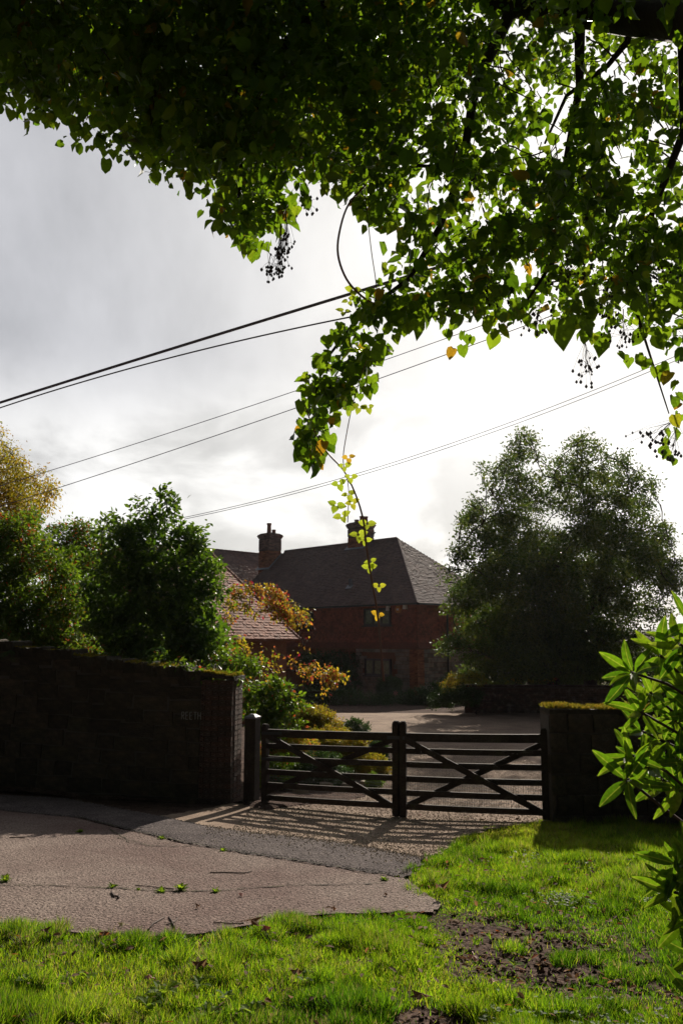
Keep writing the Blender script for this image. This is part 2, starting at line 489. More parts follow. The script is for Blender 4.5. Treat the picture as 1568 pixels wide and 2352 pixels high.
def glassmat():
    m, nt, N, L = newmat('window_glass')
    tc = N('ShaderNodeTexCoord'); n = N('ShaderNodeTexNoise'); L(tc.outputs['Object'], n.inputs[0]); n.inputs['Scale'].default_value = 9
    c = ramp(N, L, n.outputs[0], [(.35, (.08, .11, .055)), (.7, (.17, .21, .12))])  # green mottle in the base colour stands in for reflected trees
    p = N('ShaderNodeBsdfPrincipled'); L(c, p.inputs['Base Color']); p.inputs['Roughness'].default_value = .08
    p.inputs['Specular IOR Level'].default_value = 1.0
    b = N('ShaderNodeBump'); b.inputs['Strength'].default_value = .15
    n2 = N('ShaderNodeTexNoise'); L(tc.outputs['Object'], n2.inputs[0]); n2.inputs['Scale'].default_value = 6
    L(n2.outputs[0], b.inputs['Height']); L(b.outputs[0], p.inputs['Normal'])
    o = N('ShaderNodeOutputMaterial'); L(p.outputs[0], o.inputs[0])
    return m


M['glass'] = glassmat()

# ------------------------------------------------------------------ THE GROUND
def ground_sheet():
    xs = np.concatenate([-np.geomspace(900, 12, 22), np.linspace(-11.5, 13, 99), np.geomspace(13.6, 900, 22)])
    ys = np.concatenate([-np.geomspace(600, 4, 14), np.linspace(-3.5, 36, 159), np.geomspace(37, 1200, 26)])
    X, Y = np.meshgrid(xs, ys)
    Z = T(X, Y) - .025
    v = np.stack([X, Y, Z], 2).reshape(-1, 3)
    nx, ny = len(xs), len(ys)
    i = (np.arange(ny - 1)[:, None] * nx + np.arange(nx - 1)[None]).ravel()
    q = np.stack([i, i + 1, i + 1 + nx, i + nx], 1)
    me = np_mesh('ground', v, q.ravel(), np.arange(len(q)) * 4, M['soil'], smooth=True)
    return tag(link('ground', me), kind='structure')


ground_sheet()


def sheet(name, poly, off, mat, step=.06, wob=.02, edge=0.0, bumpy=0.0):
    """Ground layer cut to a plan outline; border vertices slide onto the outline (edge: how far the rim drops)."""
    pa = np.array(poly); lo = pa.min(0) - step; hi = pa.max(0) + step
    xs = np.arange(lo[0], hi[0], step); ys = np.arange(lo[1], hi[1], step)
    X, Y = np.meshgrid(xs, ys); P = np.stack([X.ravel(), Y.ravel()], 1)
    ins = inpoly(P, poly); d, near = polydist(P, poly)
    nx, ny = len(xs), len(ys)
    i = (np.arange(ny - 1)[:, None] * nx + np.arange(nx - 1)[None]).ravel()
    q = np.stack([i, i + 1, i + 1 + nx, i + nx], 1)
    keep = ins[q].sum(1) >= 2
    q = q[keep]
    out = ~ins
    jit = np.stack([np.sin(P[:, 0] * 23 + P[:, 1] * 9), np.sin(P[:, 1] * 19 - P[:, 0] * 13)], 1) * wob
    P2 = np.where(out[:, None], near + jit, P)
    z = T(P2[:, 0], P2[:, 1]) + off
    if edge: z = z - edge * np.where(out, 1.0, np.clip(1 - d / .12, 0, 1) ** 2)
    if bumpy: z = z + bumpy * np.sin(P2[:, 0] * 3.1 + 1) * np.sin(P2[:, 1] * 4.3)
    used = np.unique(q); mp = np.zeros(len(P), int); mp[used] = np.arange(len(used))
    v = np.stack([P2[:, 0], P2[:, 1], z], 1)[used]
    me = np_mesh(name, v, mp[q].ravel(), np.arange(len(q)) * 4, mat, smooth=True)
    return tag(link(name, me), kind='structure')


LAWN_EDGE = GP([(0, 2120), (150, 2140), (330, 2150), (480, 2145), (600, 2120), (700, 2105), (800, 2098), (1000, 2095)])
NOSE = GP([(1010, 2075), (970, 2045), (930, 2015), (960, 1990), (1010, 1960), (1060, 1925), (1120, 1905), (1250, 1886)])
APU = GP([(0, 1826), (156, 1835), (234, 1850), (364, 1874), (468, 1897), (572, 1913), (676, 1922), (815, 1941), (976, 1972)])
APLPX = [(0, 1862), (182, 1879), (286, 1905), (416, 1936), (546, 1959), (676, 1978), (815, 2001), (929, 2016)]
APL = GP(APLPX)
lane_poly = [(-14, 6.6), (-6, 6.3), (-3.2, 5.95)] + LAWN_EDGE + [NOSE[0], NOSE[1], NOSE[2]] + APL[::-1] + [(-6.5, 12.2), (-14, 13.4)]
sheet('lane', lane_poly, .004, M['lane'], .07, .015)
apron_poly = [(-14, 13.2), (-6.5, 12.0)] + APL + [NOSE[3], APU[-1]] + APU[::-1][1:] + [(-7, 14.0), (-14, 15.0)]
sheet('apron', apron_poly, .016, M['apron'], .06, .02, edge=.012)
bed_edge = GP([(612, 1862), (700, 1850), (790, 1842), (850, 1824), (890, 1790), (893, 1745), (880, 1700), (830, 1672), (770, 1652), (700, 1637), (600, 1632)])
gravel_poly = APU[3:] + [NOSE[4], NOSE[5], NOSE[6], NOSE[7], (2.7, 11.0), (6.0, 13.0), (16, 16), (17, 31), (-1.0, 31.2), (-2.2, 31.0), (-2.0, 20), (-1.6, 12.4)]
sheet('gravel_drive', gravel_poly, .001, M['gravel'], .09, .03, edge=.004)
bed_poly = bed_edge + [(-3, 31.5), (-9, 31), (-9, 13.2), (-1.6, 12.3)]
sheet('garden_bed', bed_poly, .05, M['soil'], .12, .03, edge=.05, bumpy=.02)


def pebbles():
    n = 60000
    P = np.stack([rng.uniform(-1.3, 4.0, n), 8.0 + 12 * rng.random(n) ** 1.4], 1)
    k = inpoly(P, gravel_poly) & ~inpoly(P, bed_poly) & ~inpoly(P, apron_poly)
    P = P[k]
    n2 = 16000                                             # strays kicked on to the apron and the lane
    Q = np.stack([rng.uniform(-1.6, 1.4, n2), rng.uniform(7.4, 10.2, n2)], 1)
    d, _ = polydist(Q, APU[3:], False)
    Q = Q[(rng.random(len(Q)) < np.exp(-d * 4.5)) & inpoly(Q, apron_poly + [])]
    P = np.concatenate([P, Q])
    off = np.where(inpoly(P, apron_poly), .016, .001)
    z = T(P[:, 0], P[:, 1]) + off
    v3 = np.column_stack([P, z])
    tv = [(-.5, 0, 0), (0, -.45, 0), (.5, 0, 0), (0, .45, 0), (.05, .02, .45)]
    tf = [(0, 1, 4), (1, 2, 4), (2, 3, 4), (3, 0, 4)]
    a = rng.uniform(0, 6.28, len(P)); c, s = np.cos(a), np.sin(a); o = np.zeros_like(a)
    R = np.stack([np.stack([c, -s, o], 1), np.stack([s, c, o], 1), np.stack([o, o, o + 1], 1)], 1)
    me = scatter_mesh('gravel_stones', tv, tf, v3, R, rng.uniform(.010, .026, len(P)), M['pebble'])
    tag(link('gravel_stones', me), 'pale loose gravel lying over the drive by the gate', 'gravel', kind='stuff')


pebbles()


def hills():
    xs = np.linspace(-500, 700, 60)
    vs = []; fs = []
    for x in xs:
        h = 2.5 + 9 * math.exp(-((x - 260) / 130) ** 2) + 2 * math.sin(x * .02)
        vs += [(x, 560, -6), (x, 640, h + 2.0), (x, 760, h + 3.0), (x, 900, -6)]
    for i in range(len(xs) - 1):
        for j in range(3):
            a = i * 4 + j; fs.append((a, a + 4, a + 5, a + 1))
    MB().add(vs, fs, 0, True).build('hills', M['hill'])['kind'] = 'structure'


hills()

def stone_chips(name, label, poly, n, lo, hi, off, mat, dens=None):
    pa = np.array(poly)
    P = np.stack([rng.uniform(max(-4.6, pa[:, 0].min()), min(3.2, pa[:, 0].max()), n), rng.uniform(5.4, min(12.5, pa[:, 1].max()), n)], 1)
    P = P[inpoly(P, poly)]
    if dens is not None: P = P[rng.random(len(P)) < dens(P)]
    m = len(P)
    v3 = np.column_stack([P, T(P[:, 0], P[:, 1]) + off])
    tv = [(-.5, 0, 0), (0, -.45, 0), (.5, 0, 0), (0, .45, 0), (.05, .02, .4)]
    tf = [(0, 1, 4), (1, 2, 4), (2, 3, 4), (3, 0, 4)]
    a = rng.uniform(0, 6.28, m); c, s_ = np.cos(a), np.sin(a); o = np.zeros_like(a)
    R = np.stack([np.stack([c, -s_, o], 1), np.stack([s_, c, o], 1), np.stack([o, o, o + 1], 1)], 1)
    me = scatter_mesh(name, tv, tf, v3, R, rng.uniform(lo, hi, m), mat)
    return tag(link(name, me), label, 'chippings', kind='stuff')


stone_chips('lane_chippings', 'worn stone chippings standing proud in the old lane surface', lane_poly, 60000, .006, .016, .002, M['chip'])
stone_chips('apron_chippings', 'coarse dark chippings in the newer tarmac strip', apron_poly, 60000, .008, .020, .012, M['darkchip'])


def crack(name, pts, w, mat, lift=.010):
    """Jagged open joint in the tarmac filled with dirt and moss."""
    C = [G(*p) for p in pts]; L = []; R = []
    n = 0
    for i in range(len(C) - 1):
        k = max(2, int((C[i + 1] - C[i]).length / .05))
        for j in range(k + (i == len(C) - 2)):
            t = j / k; p = C[i].lerp(C[i + 1], t); d = (C[i + 1] - C[i]).normalized(); s_ = Vector((-d.y, d.x, 0))
            p = p + s_ * random.gauss(0, w * .8); ww = w * random.uniform(.25, 1.3)
            for lst, q in ((L, p - s_ * ww), (R, p + s_ * ww)): lst.append((q.x, q.y, Tz(q.x, q.y) + lift))
    n = len(L)
    o = MB().add(L + R, [(i, i + 1, n + i + 1, n + i) for i in range(n - 1)]).build(name, mat)
    o['kind'] = 'structure'


crack('lane_crack', [(0, 2035), (120, 2036), (260, 2042), (330, 2046), (420, 2050), (500, 2048), (600, 2040), (700, 2035), (800, 2033), (885, 2030)], .011, M['crack'])
crack('lane_crack', [(270, 1925), (300, 1936), (340, 1944), (400, 1946), (440, 1944)], .009, M['crack'])
crack('lane_crack', [(250, 1905), (290, 1928), (345, 1944)], .006, M['crack'])
crack('tarmac_joint', APLPX, .010, M['crack'], .020)
for pts, w in (([(385, 2108), (402, 2138)], .010), ([(408, 2112), (376, 2134)], .008), ([(352, 2130), (378, 2106)], .008)):
    pass

# ------------------------------------------------------------------ THE HOUSE
def tile_rows(poly, gauge, wid, thick=.016, tilt=.012, skew=0.0, point_rows=None):
    """poly: (a, b) outline of a roof or wall face, a along the courses, b up. Gives tile corners in (a, b, out)."""
    P = np.array(poly); b0, b1 = P[:, 1].min(), P[:, 1].max()
    tiles = []
    k = 0; b = b0
    while b < b1 - gauge * .3:
        bm = min(b + gauge * .5, b1 - 1e-3)
        xs = []
        for i in range(len(P)):
            p, q = P[i], P[(i + 1) % len(P)]
            if (p[1] > bm) != (q[1] > bm):
                xs.append(p[0] + (bm - p[1]) * (q[0] - p[0]) / (q[1] - p[1]))
        xs.sort()
        for j in range(0, len(xs) - 1, 2):
            a = xs[j] - (wid * .5 if k % 2 else 0); e = xs[j + 1]
            while a < e - .01:
                l, r = max(a, xs[j]), min(a + wid, e)
                if r - l > .03: tiles.append((l + .003, r - .003, b, k))
                a += wid
        b += gauge; k += 1
    return tiles


def tile_mesh(name, tiles, gauge, org, ua, ub, un, mats, thick=.02, pointed=()):
    n = len(tiles)
    tl = np.array([(t[0], t[1], t[2]) for t in tiles]); kk = np.array([t[3] for t in tiles])
    j = rng.normal(0, 1, (n, 4))
    lift = thick * (1 + .35 * j[:, 0]); tw = .003 * j[:, 1]; dn = .006 * j[:, 2]
    b0 = tl[:, 2] + dn; b1 = tl[:, 2] + gauge * 1.12
    z = np.zeros(n)
    co = np.stack([
        np.stack([tl[:, 0], b0, lift + tw], 1), np.stack([tl[:, 1], b0, lift - tw], 1),
        np.stack([tl[:, 1], b1, z + .004], 1), np.stack([tl[:, 0], b1, z + .004], 1),
        np.stack([tl[:, 0], b0, z - .012], 1), np.stack([tl[:, 1], b0, z - .012], 1)], 1)
    pt = np.isin(kk, list(pointed))
    if pt.any():
        mid = (co[:, 0] + co[:, 1]) / 2
        co[pt, 0, 0] = co[pt, 0, 0] * .35 + mid[pt, 0] * .65; co[pt, 1, 0] = co[pt, 1, 0] * .35 + mid[pt, 0] * .65
        co[pt, 4, 0] = co[pt, 0, 0]; co[pt, 5, 0] = co[pt, 1, 0]
        co[pt, 0:2, 2] += .012
    Mx = np.stack([np.array(ua), np.array(ub), np.array(un)], 0)
    v = co @ Mx + np.array(org)
    tf = [(0, 1, 2, 3), (4, 5, 1, 0), (4, 0, 3), (5, 2, 1)]
    fl = np.concatenate([np.array(f) for f in tf]); ln = np.array([len(f) for f in tf]); st = np.concatenate([[0], np.cumsum(ln)[:-1]])
    loops = (fl[None] + (np.arange(n) * 6)[:, None]).ravel(); starts = (st[None] + (np.arange(n) * len(fl))[:, None]).ravel()
    return np_mesh(name, v.reshape(-1, 3), loops, starts, mats, np.repeat(rng.random(n), 4))


def face_frame(o, a, c):
    """Unit axes of the plane through eave points o, a and a third point c above."""
    o, a, c = Vector(o), Vector(a), Vector(c)
    ua = (a - o).normalized(); un = ua.cross(c - o).normalized(); ub = un.cross(ua).normalized()
    return o, ua, ub, un


def roof_face(pts, parent, mat, gauge=.14, wid=.17, individual=0, name='roof_tiles', slab_mat=None):
    """pts: 3-D outline, first two points the eave left to right seen from outside."""
    o, ua, ub, un = face_frame(pts[0], pts[1], pts[2])
    poly = [((Vector(p) - o).dot(ua), (Vector(p) - o).dot(ub)) for p in pts]
    mb = MB(); ins = [Vector(p) - un * .02 for p in pts]; lows = [Vector(p) - un * .10 for p in pts]
    n = len(pts)
    mb.add(ins + lows, [tuple(range(n)), tuple(range(2 * n - 1, n - 1, -1))] + [(i, n + i, n + (i + 1) % n, (i + 1) % n) for i in range(n)])
    slab = mb.build('roof', slab_mat or mat, parent)
    tiles = tile_rows(poly, gauge, wid)
    if individual:
        tiles.sort(key=lambda t: (t[3], -t[0]) if individual > 0 else (t[3], t[0]))
        cut = min(abs(individual), len(tiles)); few, tiles = tiles[:cut], tiles[cut:]
        protos = []
        for q in range(6):
            pm = tile_mesh('roof_tile', [(0, wid - .006, 0, 0)], gauge, (0, 0, 0), (1, 0, 0), (0, 1, 0), (0, 0, 1), mat)
            protos.append(pm)
        Rm = Matrix((ua, ub, un)).transposed().to_4x4()
        for t in few:
            ob = link('roof_tile', protos[random.randrange(6)], slab)
            sx = (t[1] - t[0]) / (wid - .006)
            ob.matrix_local = Matrix.Translation(o + ua * t[0] + ub * t[2]) @ Rm @ Matrix.Diagonal((sx, 1, 1, 1))
    if tiles:
        st = link('roof_tiles', tile_mesh('roof_tiles', tiles, gauge, o, ua, ub, un, mat), slab); st['kind'] = 'stuff'
    return slab


def ridge_tiles(a, b, parent, mat, r=.11, L=.34, name='ridge_tile'):
    a, b = Vector(a), Vector(b); d = b - a; n = max(1, int(d.length / L)); d /= n
    u = d.normalized(); s = u.cross(Vector((0, 0, 1))).normalized(); w = s.cross(u)
    vs = []; fs = []
    for tt, rr in ((0, r * 1.08), (1.06, r * .94)):
        for k in range(5):
            t = math.pi * (k / 4)
            vs.append(Vector((0, 0, 0)) + u * (L * tt) + s * (rr * math.cos(t)) + w * (rr * .8 * math.sin(t) - .03))
    fs = [(k, k + 1, k + 6, k + 5) for k in range(4)] + [(4, 3, 2, 1, 0)]
    me = MB().add(vs, fs, 0, False).mesh(name, mat)
    va = me.attributes.new('var', 'FLOAT', 'FACE'); va.data.foreach_set('value', [.4] * len(fs))
    for i in range(n):
        o = link(name, me, parent); o.location = a + d * i


def brick_box(c, d, parent, mat, bl=.215, bh=.065, j=.010, name='bricks', faces='xy'):
    """Courses of separate bricks round a rectangular shaft; c = base centre, d = size."""
    P = []; D = []
    rows = int(d[2] / (bh + j))
    for r in range(rows):
        z = c[2] + (r + .5) * (bh + j)
        off = (bl + j) * .5 if r % 2 else 0
        for ax in (0, 1):
            L = d[ax]; other = d[1 - ax]
            n = int(L / (bl + j)) + 2
            for sgn in (-1, 1):
                for i in range(n):
                    l = -L / 2 - off + i * (bl + j); rr = l + bl
                    l = max(l, -L / 2); rr = min(rr, L / 2)
                    if rr - l < .03: continue
                    mid = (l + rr) / 2
                    p = [0, 0, z]; p[ax] = c[ax] + mid; p[1 - ax] = c[1 - ax] + sgn * (other / 2 - .045 + random.uniform(-.002, .003) + .0015 * ax)
                    dd = [0, 0, bh]; dd[ax] = rr - l; dd[1 - ax] = .10
                    P.append(p); D.append(dd)
    tv = [(x, y, z) for z in (-.5, .5) for x, y in ((-.5, -.5), (.5, -.5), (.5, .5), (-.5, .5))]
    tf = [(3, 2, 1, 0), (4, 5, 6, 7), (0, 1, 5, 4), (1, 2, 6, 5), (2, 3, 7, 6), (3, 0, 4, 7)]
    R = np.repeat(np.eye(3)[None], len(P), 0)
    o = link(name, scatter_mesh(name, tv, tf, np.array(P), R, np.array(D), mat), parent); o['kind'] = 'stuff'
    return o


KX, KY, ZB = 3.74, 40.0, -.60
house = empty('country_house', (KX, KY, ZB), math.radians(-45), 'tile hung brick country house with dark hipped roof and two tall chimneys', 'house')
# local axes: x runs along the front towards the near corner, y into the house
HL, HD, HE, RISE = 16.0, 7.8, 4.85, 4.0           # length, depth, eaves, roof rise
UP0 = 2.60                                          # bottom of the hung tiles
OV = .30
ap, bp = 4.6, 3.9
rz = HE + RISE - .05


def wall_bits():
    mb = MB(); mb.box((-HL / 2, HD / 2, HE / 2 - .05), (HL - .24, HD - .24, HE + .1))
    w = mb.build('wall', M['brick'], house)
    # hung tiles, front and hip side; the courses kick out at the bottom
    for (o, ua, un, L) in (((-HL, -.02, UP0), (1, 0, 0), (0, -1, 0), HL), ((.02, 0, UP0), (0, 1, 0), (1, 0, 0), HD)):
        poly = [(0, 0), (L, 0), (L, HE - UP0), (0, HE - UP0)]
        tl = tile_rows(poly, .115, .17)
        me = tile_mesh('hung_tiles', tl, .115, o, ua, (0, 0, 1), un, M['hungtile'], .022, pointed=(4, 5, 6, 7, 8))
        hb = MB(); c = Vector(o) + Vector(ua) * (L / 2) + Vector((0, 0, (HE - UP0) / 2)) - Vector(un) * .05
        sz = [abs(ua[0]) * L + abs(un[0]) * .09, abs(ua[1]) * L + abs(un[1]) * .09, HE - UP0]
        hb.box(c, sz)
        back = hb.build('tile_battens', M['hungtile'], house)
        h = link('hung_tiles', me, back); h['kind'] = 'stuff'
        # bellcast course
        kick = MB()
        oo = Vector(o) + Vector((0, 0, -.06)); a = Vector(ua); nn = Vector(un)
        kick.add([oo, oo + a * L, oo + a * L + nn * .10, oo + nn * .10, oo + Vector((0, 0, .32)), oo + a * L + Vector((0, 0, .32))],
                 [(0, 3, 2, 1), (3, 4, 5, 2), (0, 4, 3), (1, 2, 5)])
        k = kick.build('tile_kick', M['hungtile'], house)
    # ground floor: brick quoin at the corner, coursed stone panels either side
    brick_box((-.24, .24, 0), (.52, .52, UP0 - .08), w, M['brick'])
    st = []
    for (x0, x1, face) in ((-4.2, -.52, 'f'), (.52, 5.6, 's')):
        z = .02
        while z < UP0 - .15:
            h = random.uniform(.14, .26); h = min(h, UP0 - .10 - z); x = x0
            while x < x1 - .02:
                l = min(random.uniform(.22, .5), x1 - x)
                if not (face == 'f' and x + l > -3.35 and x < -1.55 and z + h > 1.1 and z < 2.15):
                    if face == 'f': st.append(((x + l / 2, .02 + random.uniform(0, .02), z + h / 2), (l - .02, .10, h - .02)))
                    else: st.append(((-.02 - random.uniform(0, .02), x + l / 2, z + h / 2), (.10, l - .02, h - .02)))
                x += l
            z += h
    tv = [(x, y, z) for z in (-.5, .5) for x, y in ((-.5, -.5), (.5, -.5), (.5, .5), (-.5, .5))]
    tf = [(3, 2, 1, 0), (4, 5, 6, 7), (0, 1, 5, 4), (1, 2, 6, 5), (2, 3, 7, 6), (3, 0, 4, 7)]
    R = np.repeat(np.eye(3)[None], len(st), 0)
    s = link('stonework', scatter_mesh('stonework', tv, tf, np.array([a for a, _ in st]), R, np.array([b for _, b in st]), M['houseStone']), w)
    s['kind'] = 'stuff'


wall_bits()
eL, eR = -HL - OV, OV
F0 = (eL, -OV, HE - .08); F1 = (eR, -OV, HE - .08)
Rr = (-ap, bp, rz); Rl = (-HL + 1.5, bp, rz)
B0 = (eL, HD + OV, HE - .08); B1 = (eR, HD + OV, HE - .08)
roof = roof_face([F0, F1, Rr, Rl], house, M['rooftile'], .135, .17)
roof2 = roof_face([F1, B1, Rr], house, M['rooftile'], .135, .17, individual=300)
roof3 = roof_face([B1, B0, Rl, Rr], house, M['rooftile'], .16, .24)
roof4 = roof_face([B0, F0, Rl], house, M['rooftile'], .2, .25)
ridge_tiles(Rl, Rr, roof, M['rooftile'])
ridge_tiles(F1, Rr, roof2, M['rooftile'], .08, .22, 'hip_tile')
ridge_tiles(B1, Rr, roof2, M['rooftile'], .055, .22, 'hip_tile')
# forward wing at the far left end of the house
WX0, WX1, WY = -22.2, -14.4, -5.0
wm = (WX0 + WX1) / 2
MB().box((wm, WY / 2 + 1.5, HE / 2 - .05), (WX1 - WX0 - .6, -WY + 3, HE - .1)).build('wall', M['brick'], house)
wz = rz + .22
roofw = roof_face([(WX1, WY, HE - .08), (WX1, 7.8, HE - .08), (wm, 7.0, wz), (wm, WY + 2.6, wz)], house, M['rooftile'], .135, .17)
roof_face([(WX0, WY, HE - .08), (WX1, WY, HE - .08), (wm, WY + 2.6, wz)], house, M['rooftile'], .135, .17)
roof_face([(WX0, 7.8, HE - .08), (WX0, WY, HE - .08), (wm, WY + 2.6, wz), (wm, 7.0, wz)], house, M['rooftile'], .2, .25)
ridge_tiles((wm, WY + 2.6, wz), (wm, 7.0, wz), roofw, M['rooftile'])
ridge_tiles((WX1, WY, HE - .08), (wm, WY + 2.6, wz), roofw, M['rooftile'], .1, .28, 'hip_tile')


def gutter():
    g = MB(); g.beam((eL, -OV - .06, HE - .12), (eR + .06, -OV - .06, HE - .12), .11, .09)
    g.beam((eR + .06, -OV - .004, HE - .12), (eR + .06, HD, HE - .12), .11, .09)
    gu = g.build('gutter', M['gutter'], house)
    d = MB(); d.tube([(OV + .05, 2.35, HE - .16), (.10, 2.35, HE - .45), (.10, 2.35, UP0 + .35), (.16, 2.35, UP0 + .02), (.09, 2.35, UP0 - .25), (.09, 2.35, 0)], .05, 8)
    d.build('downpipe', M['gutter'], house)


gutter()


def window(x0, x1, z0, z1, lights=3, y=-.03, deep=.0):
    f = MB(); w = x1 - x0; t = .06
    f.box(((x0 + x1) / 2, y, z0 - .03), (w + .16, .22, .05))
    for zz in (z0 + t / 2, z1 - t / 2): f.box(((x0 + x1) / 2, y, zz), (w, .12, t))
    for i in range(lights + 1):
        xx = x0 + t / 2 + (w - t) * i / lights
        f.box((xx, y, (z0 + z1) / 2), (t, .118, z1 - z0 - 2 * t - .002))
    o = f.build('window', M['frame'], house)
    for i in range(lights):
        a = x0 + t / 2 + (w - t) * i / lights + t / 2; b = x0 + t / 2 + (w - t) * (i + 1) / lights - t / 2
        s = MB(); q = .035
        for xx in (a + q / 2 + .001, b - q / 2 - .001): s.box((xx, y - .01, (z0 + z1) / 2), (q, .07, z1 - z0 - 2 * t - .006))
        for zz in (z0 + t + q / 2 + .003, z1 - t - q / 2 - .003): s.box(((a + b) / 2, y - .01, zz), (b - a - 2 * q - .006, .068, q))
        s.build('sash', M['frame'], o)
        MB().box(((a + b) / 2, y - .0, (z0 + z1) / 2), (b - a - 2 * q - .004, .012, z1 - z0 - 2 * t - 2 * q - .008)).build('pane', M['glass'], o)


def s_to_x(px):           # along the front wall from the near corner
    k = (px - 784) / FPX * 1.0
    # solve for the plan position on the front face
    lo, hi = 0.0, 22.0
    for _ in range(50):
        m = (lo + hi) / 2
        X, Y = KX - .7071 * m, KY + .7071 * m
        b = math.tan(PITCH - .03)
        if X / Y * 1.0 > k / (CP): lo = m
        else: hi = m
    return -lo


def zat(py, x):
    Y = KY + .7071 * (-x)
    return W(784, py, Y).z - ZB


xa, xb = s_to_x(838), s_to_x(897)
window(xa, xb, zat(1437, (xa + xb) / 2), zat(1397, (xa + xb) / 2), y=-.09)
window(xa, xb - .05, zat(1552, (xa + xb) / 2), zat(1513, (xa + xb) / 2), y=-.05)
xc = s_to_x(702)
window(xc - .75, xc + .75, zat(1443, xc), zat(1405, xc), y=-.09)


def lamp_box(x, y, z, side=False):
    z -= .10
    e = MB(); e.box((x, y, z), (.21, .16, .25) if not side else (.16, .21, .25), taper=.8)
    o = e.build('security_light', M['white'], house)
    c = MB(); c.box((x, y, z + .14), (.13, .09, .07) if not side else (.09, .13, .07))
    c.build('bracket', M['iron'], o)


lamp_box(s_to_x(893), -.14, zat(1393, -1.7)); lamp_box(s_to_x(931), -.14, zat(1389, -.7)); lamp_box(.14, 1.9, zat(1393, 0) + .1, True)


def alarm():
    x = s_to_x(915); z = zat(1400, x)
    vs = []; r = .21
    for yy, rr in ((-.06, r), (-.17, r * .9)):
        for k in range(6):
            t = math.pi / 3 * k
            vs.append((x + rr * math.cos(t), yy, z + rr * math.sin(t)))
    o = MB().add(vs, [tuple(range(6)), tuple(range(11, 5, -1))] + [(k, 6 + k, 6 + (k + 1) % 6, (k + 1) % 6) for k in range(6)]).build('alarm_box', M['orange'], house)
    MB().box((x, -.175, z), (.15, .012, .10)).build('badge', M['white'], o)


alarm()


def vent():
    # small lead flue vent half way down the front slope
    fr = roof_plane_pt(803, 1349)
    o = MB().box((fr.x, fr.y - .05, fr.z + .02), (.42, .30, .03), rot=Matrix.Rotation(math.atan2(RISE, bp + OV), 3, 'X')).build('roof_vent', M['lead'], house)
    MB().box((fr.x + .04, fr.y + .02, fr.z + .26), (.13, .16, .42)).build('flue', M['lead'], o)


def roof_plane_pt(px, py, Yg=44.0):
    """Point on the front roof slope, in house coordinates, on a sight line."""
    r = Vector(ray(px, py)); o = Vector((0, 0, CAM_Z))
    Rz = Matrix.Rotation(math.radians(45), 3, 'Z')
    lo = Rz @ (o - Vector((KX, KY, ZB))); ld = Rz @ r
    a, b, c = Vector(F0), Vector(F1), Vector(Rr)
    n = (b - a).cross(c - a)
    t = (a - lo).dot(n) / ld.dot(n)
    return lo + ld * t


vent()


def chimney(cx, cy, zb, w, d, ztop, pots, parent):
    ch = MB().box((cx, cy, (zb + ztop) / 2), (w - .03, d - .03, ztop - zb)).build('chimney', M['mortar'], parent)
    zs = zb + (ztop - zb) * .58
    brick_box((cx, cy, zb), (w, d, zs - zb), ch, M['brick'])
    brick_box((cx, cy, zs + .01), (w + .02, d + .02, ztop - zs - .36), ch, M['sootbrick'])
    z = ztop - .345
    for i, g in enumerate((.06, .13, .20, .13)):
        brick_box((cx, cy, z), (w + g, d + g, .08), ch, M['sootbrick']); z += .076
    MB().box((cx, cy, ztop - .01), (w + .02, d + .02, .08), taper=.85).build('flaunching', M['mortar'], ch)
    for (ox, oy, h, r) in pots:
        MB().lathe((cx + ox, cy + oy, ztop), [(r * 1.1, 0), (r, .06), (r * .88, h * .8), (r * 1.05, h * .86), (r * 1.08, h), (r * .8, h), (r * .8, h - .1)], 14).build('chimney_pot', M['pot'], ch)
    # lead flashing where the stack meets the slope
    sl = math.atan2(RISE, bp + OV)
    fl = MB()
    for sx in (-1, 1):
        yb = cy - d / 2 - .05; yt = cy + d / 2
        fl.beam((cx + sx * (w / 2 + .06), yb, 0), (cx + sx * (w / 2 + .06), yt, 0), .22, .03)
    vs = []
    for v in fl.v: vs.append((v[0], v[1], HE - .08 + (v[1] + OV) * math.tan(sl) + .05 + v[2]))
    fl.v = vs
    y = cy - d / 2 - .09
    fl.box((cx, y, HE - .08 + (y + OV) * math.tan(sl) + .06), (w + .34, .18, .03), rot=Matrix.Rotation(sl, 3, 'X'))
    fl.build('flashing', M['lead'], ch)
    return ch


c1 = roof_plane_pt(603, 1306); c2 = roof_plane_pt(806, 1262)
print('chimney bases', c1, c2)
SC1 = 1.0
chimney(c1.x + .08, c1.y + .55, c1.z - .4, 1.05, 1.05, c1.z + 2.35, [(-.12, 0, .75, .15), (.25, .1, .28, .14)], house)
chimney(c2.x + .25, c2.y + .6, c2.z - .4, 1.25, 1.0, c2.z + 1.65, [(-.35, 0, .24, .15), (.05, .05, .42, .15), (.40, .0, .36, .15)], house)
for px, py in ((603, 1230), (591, 1235)):
    pass

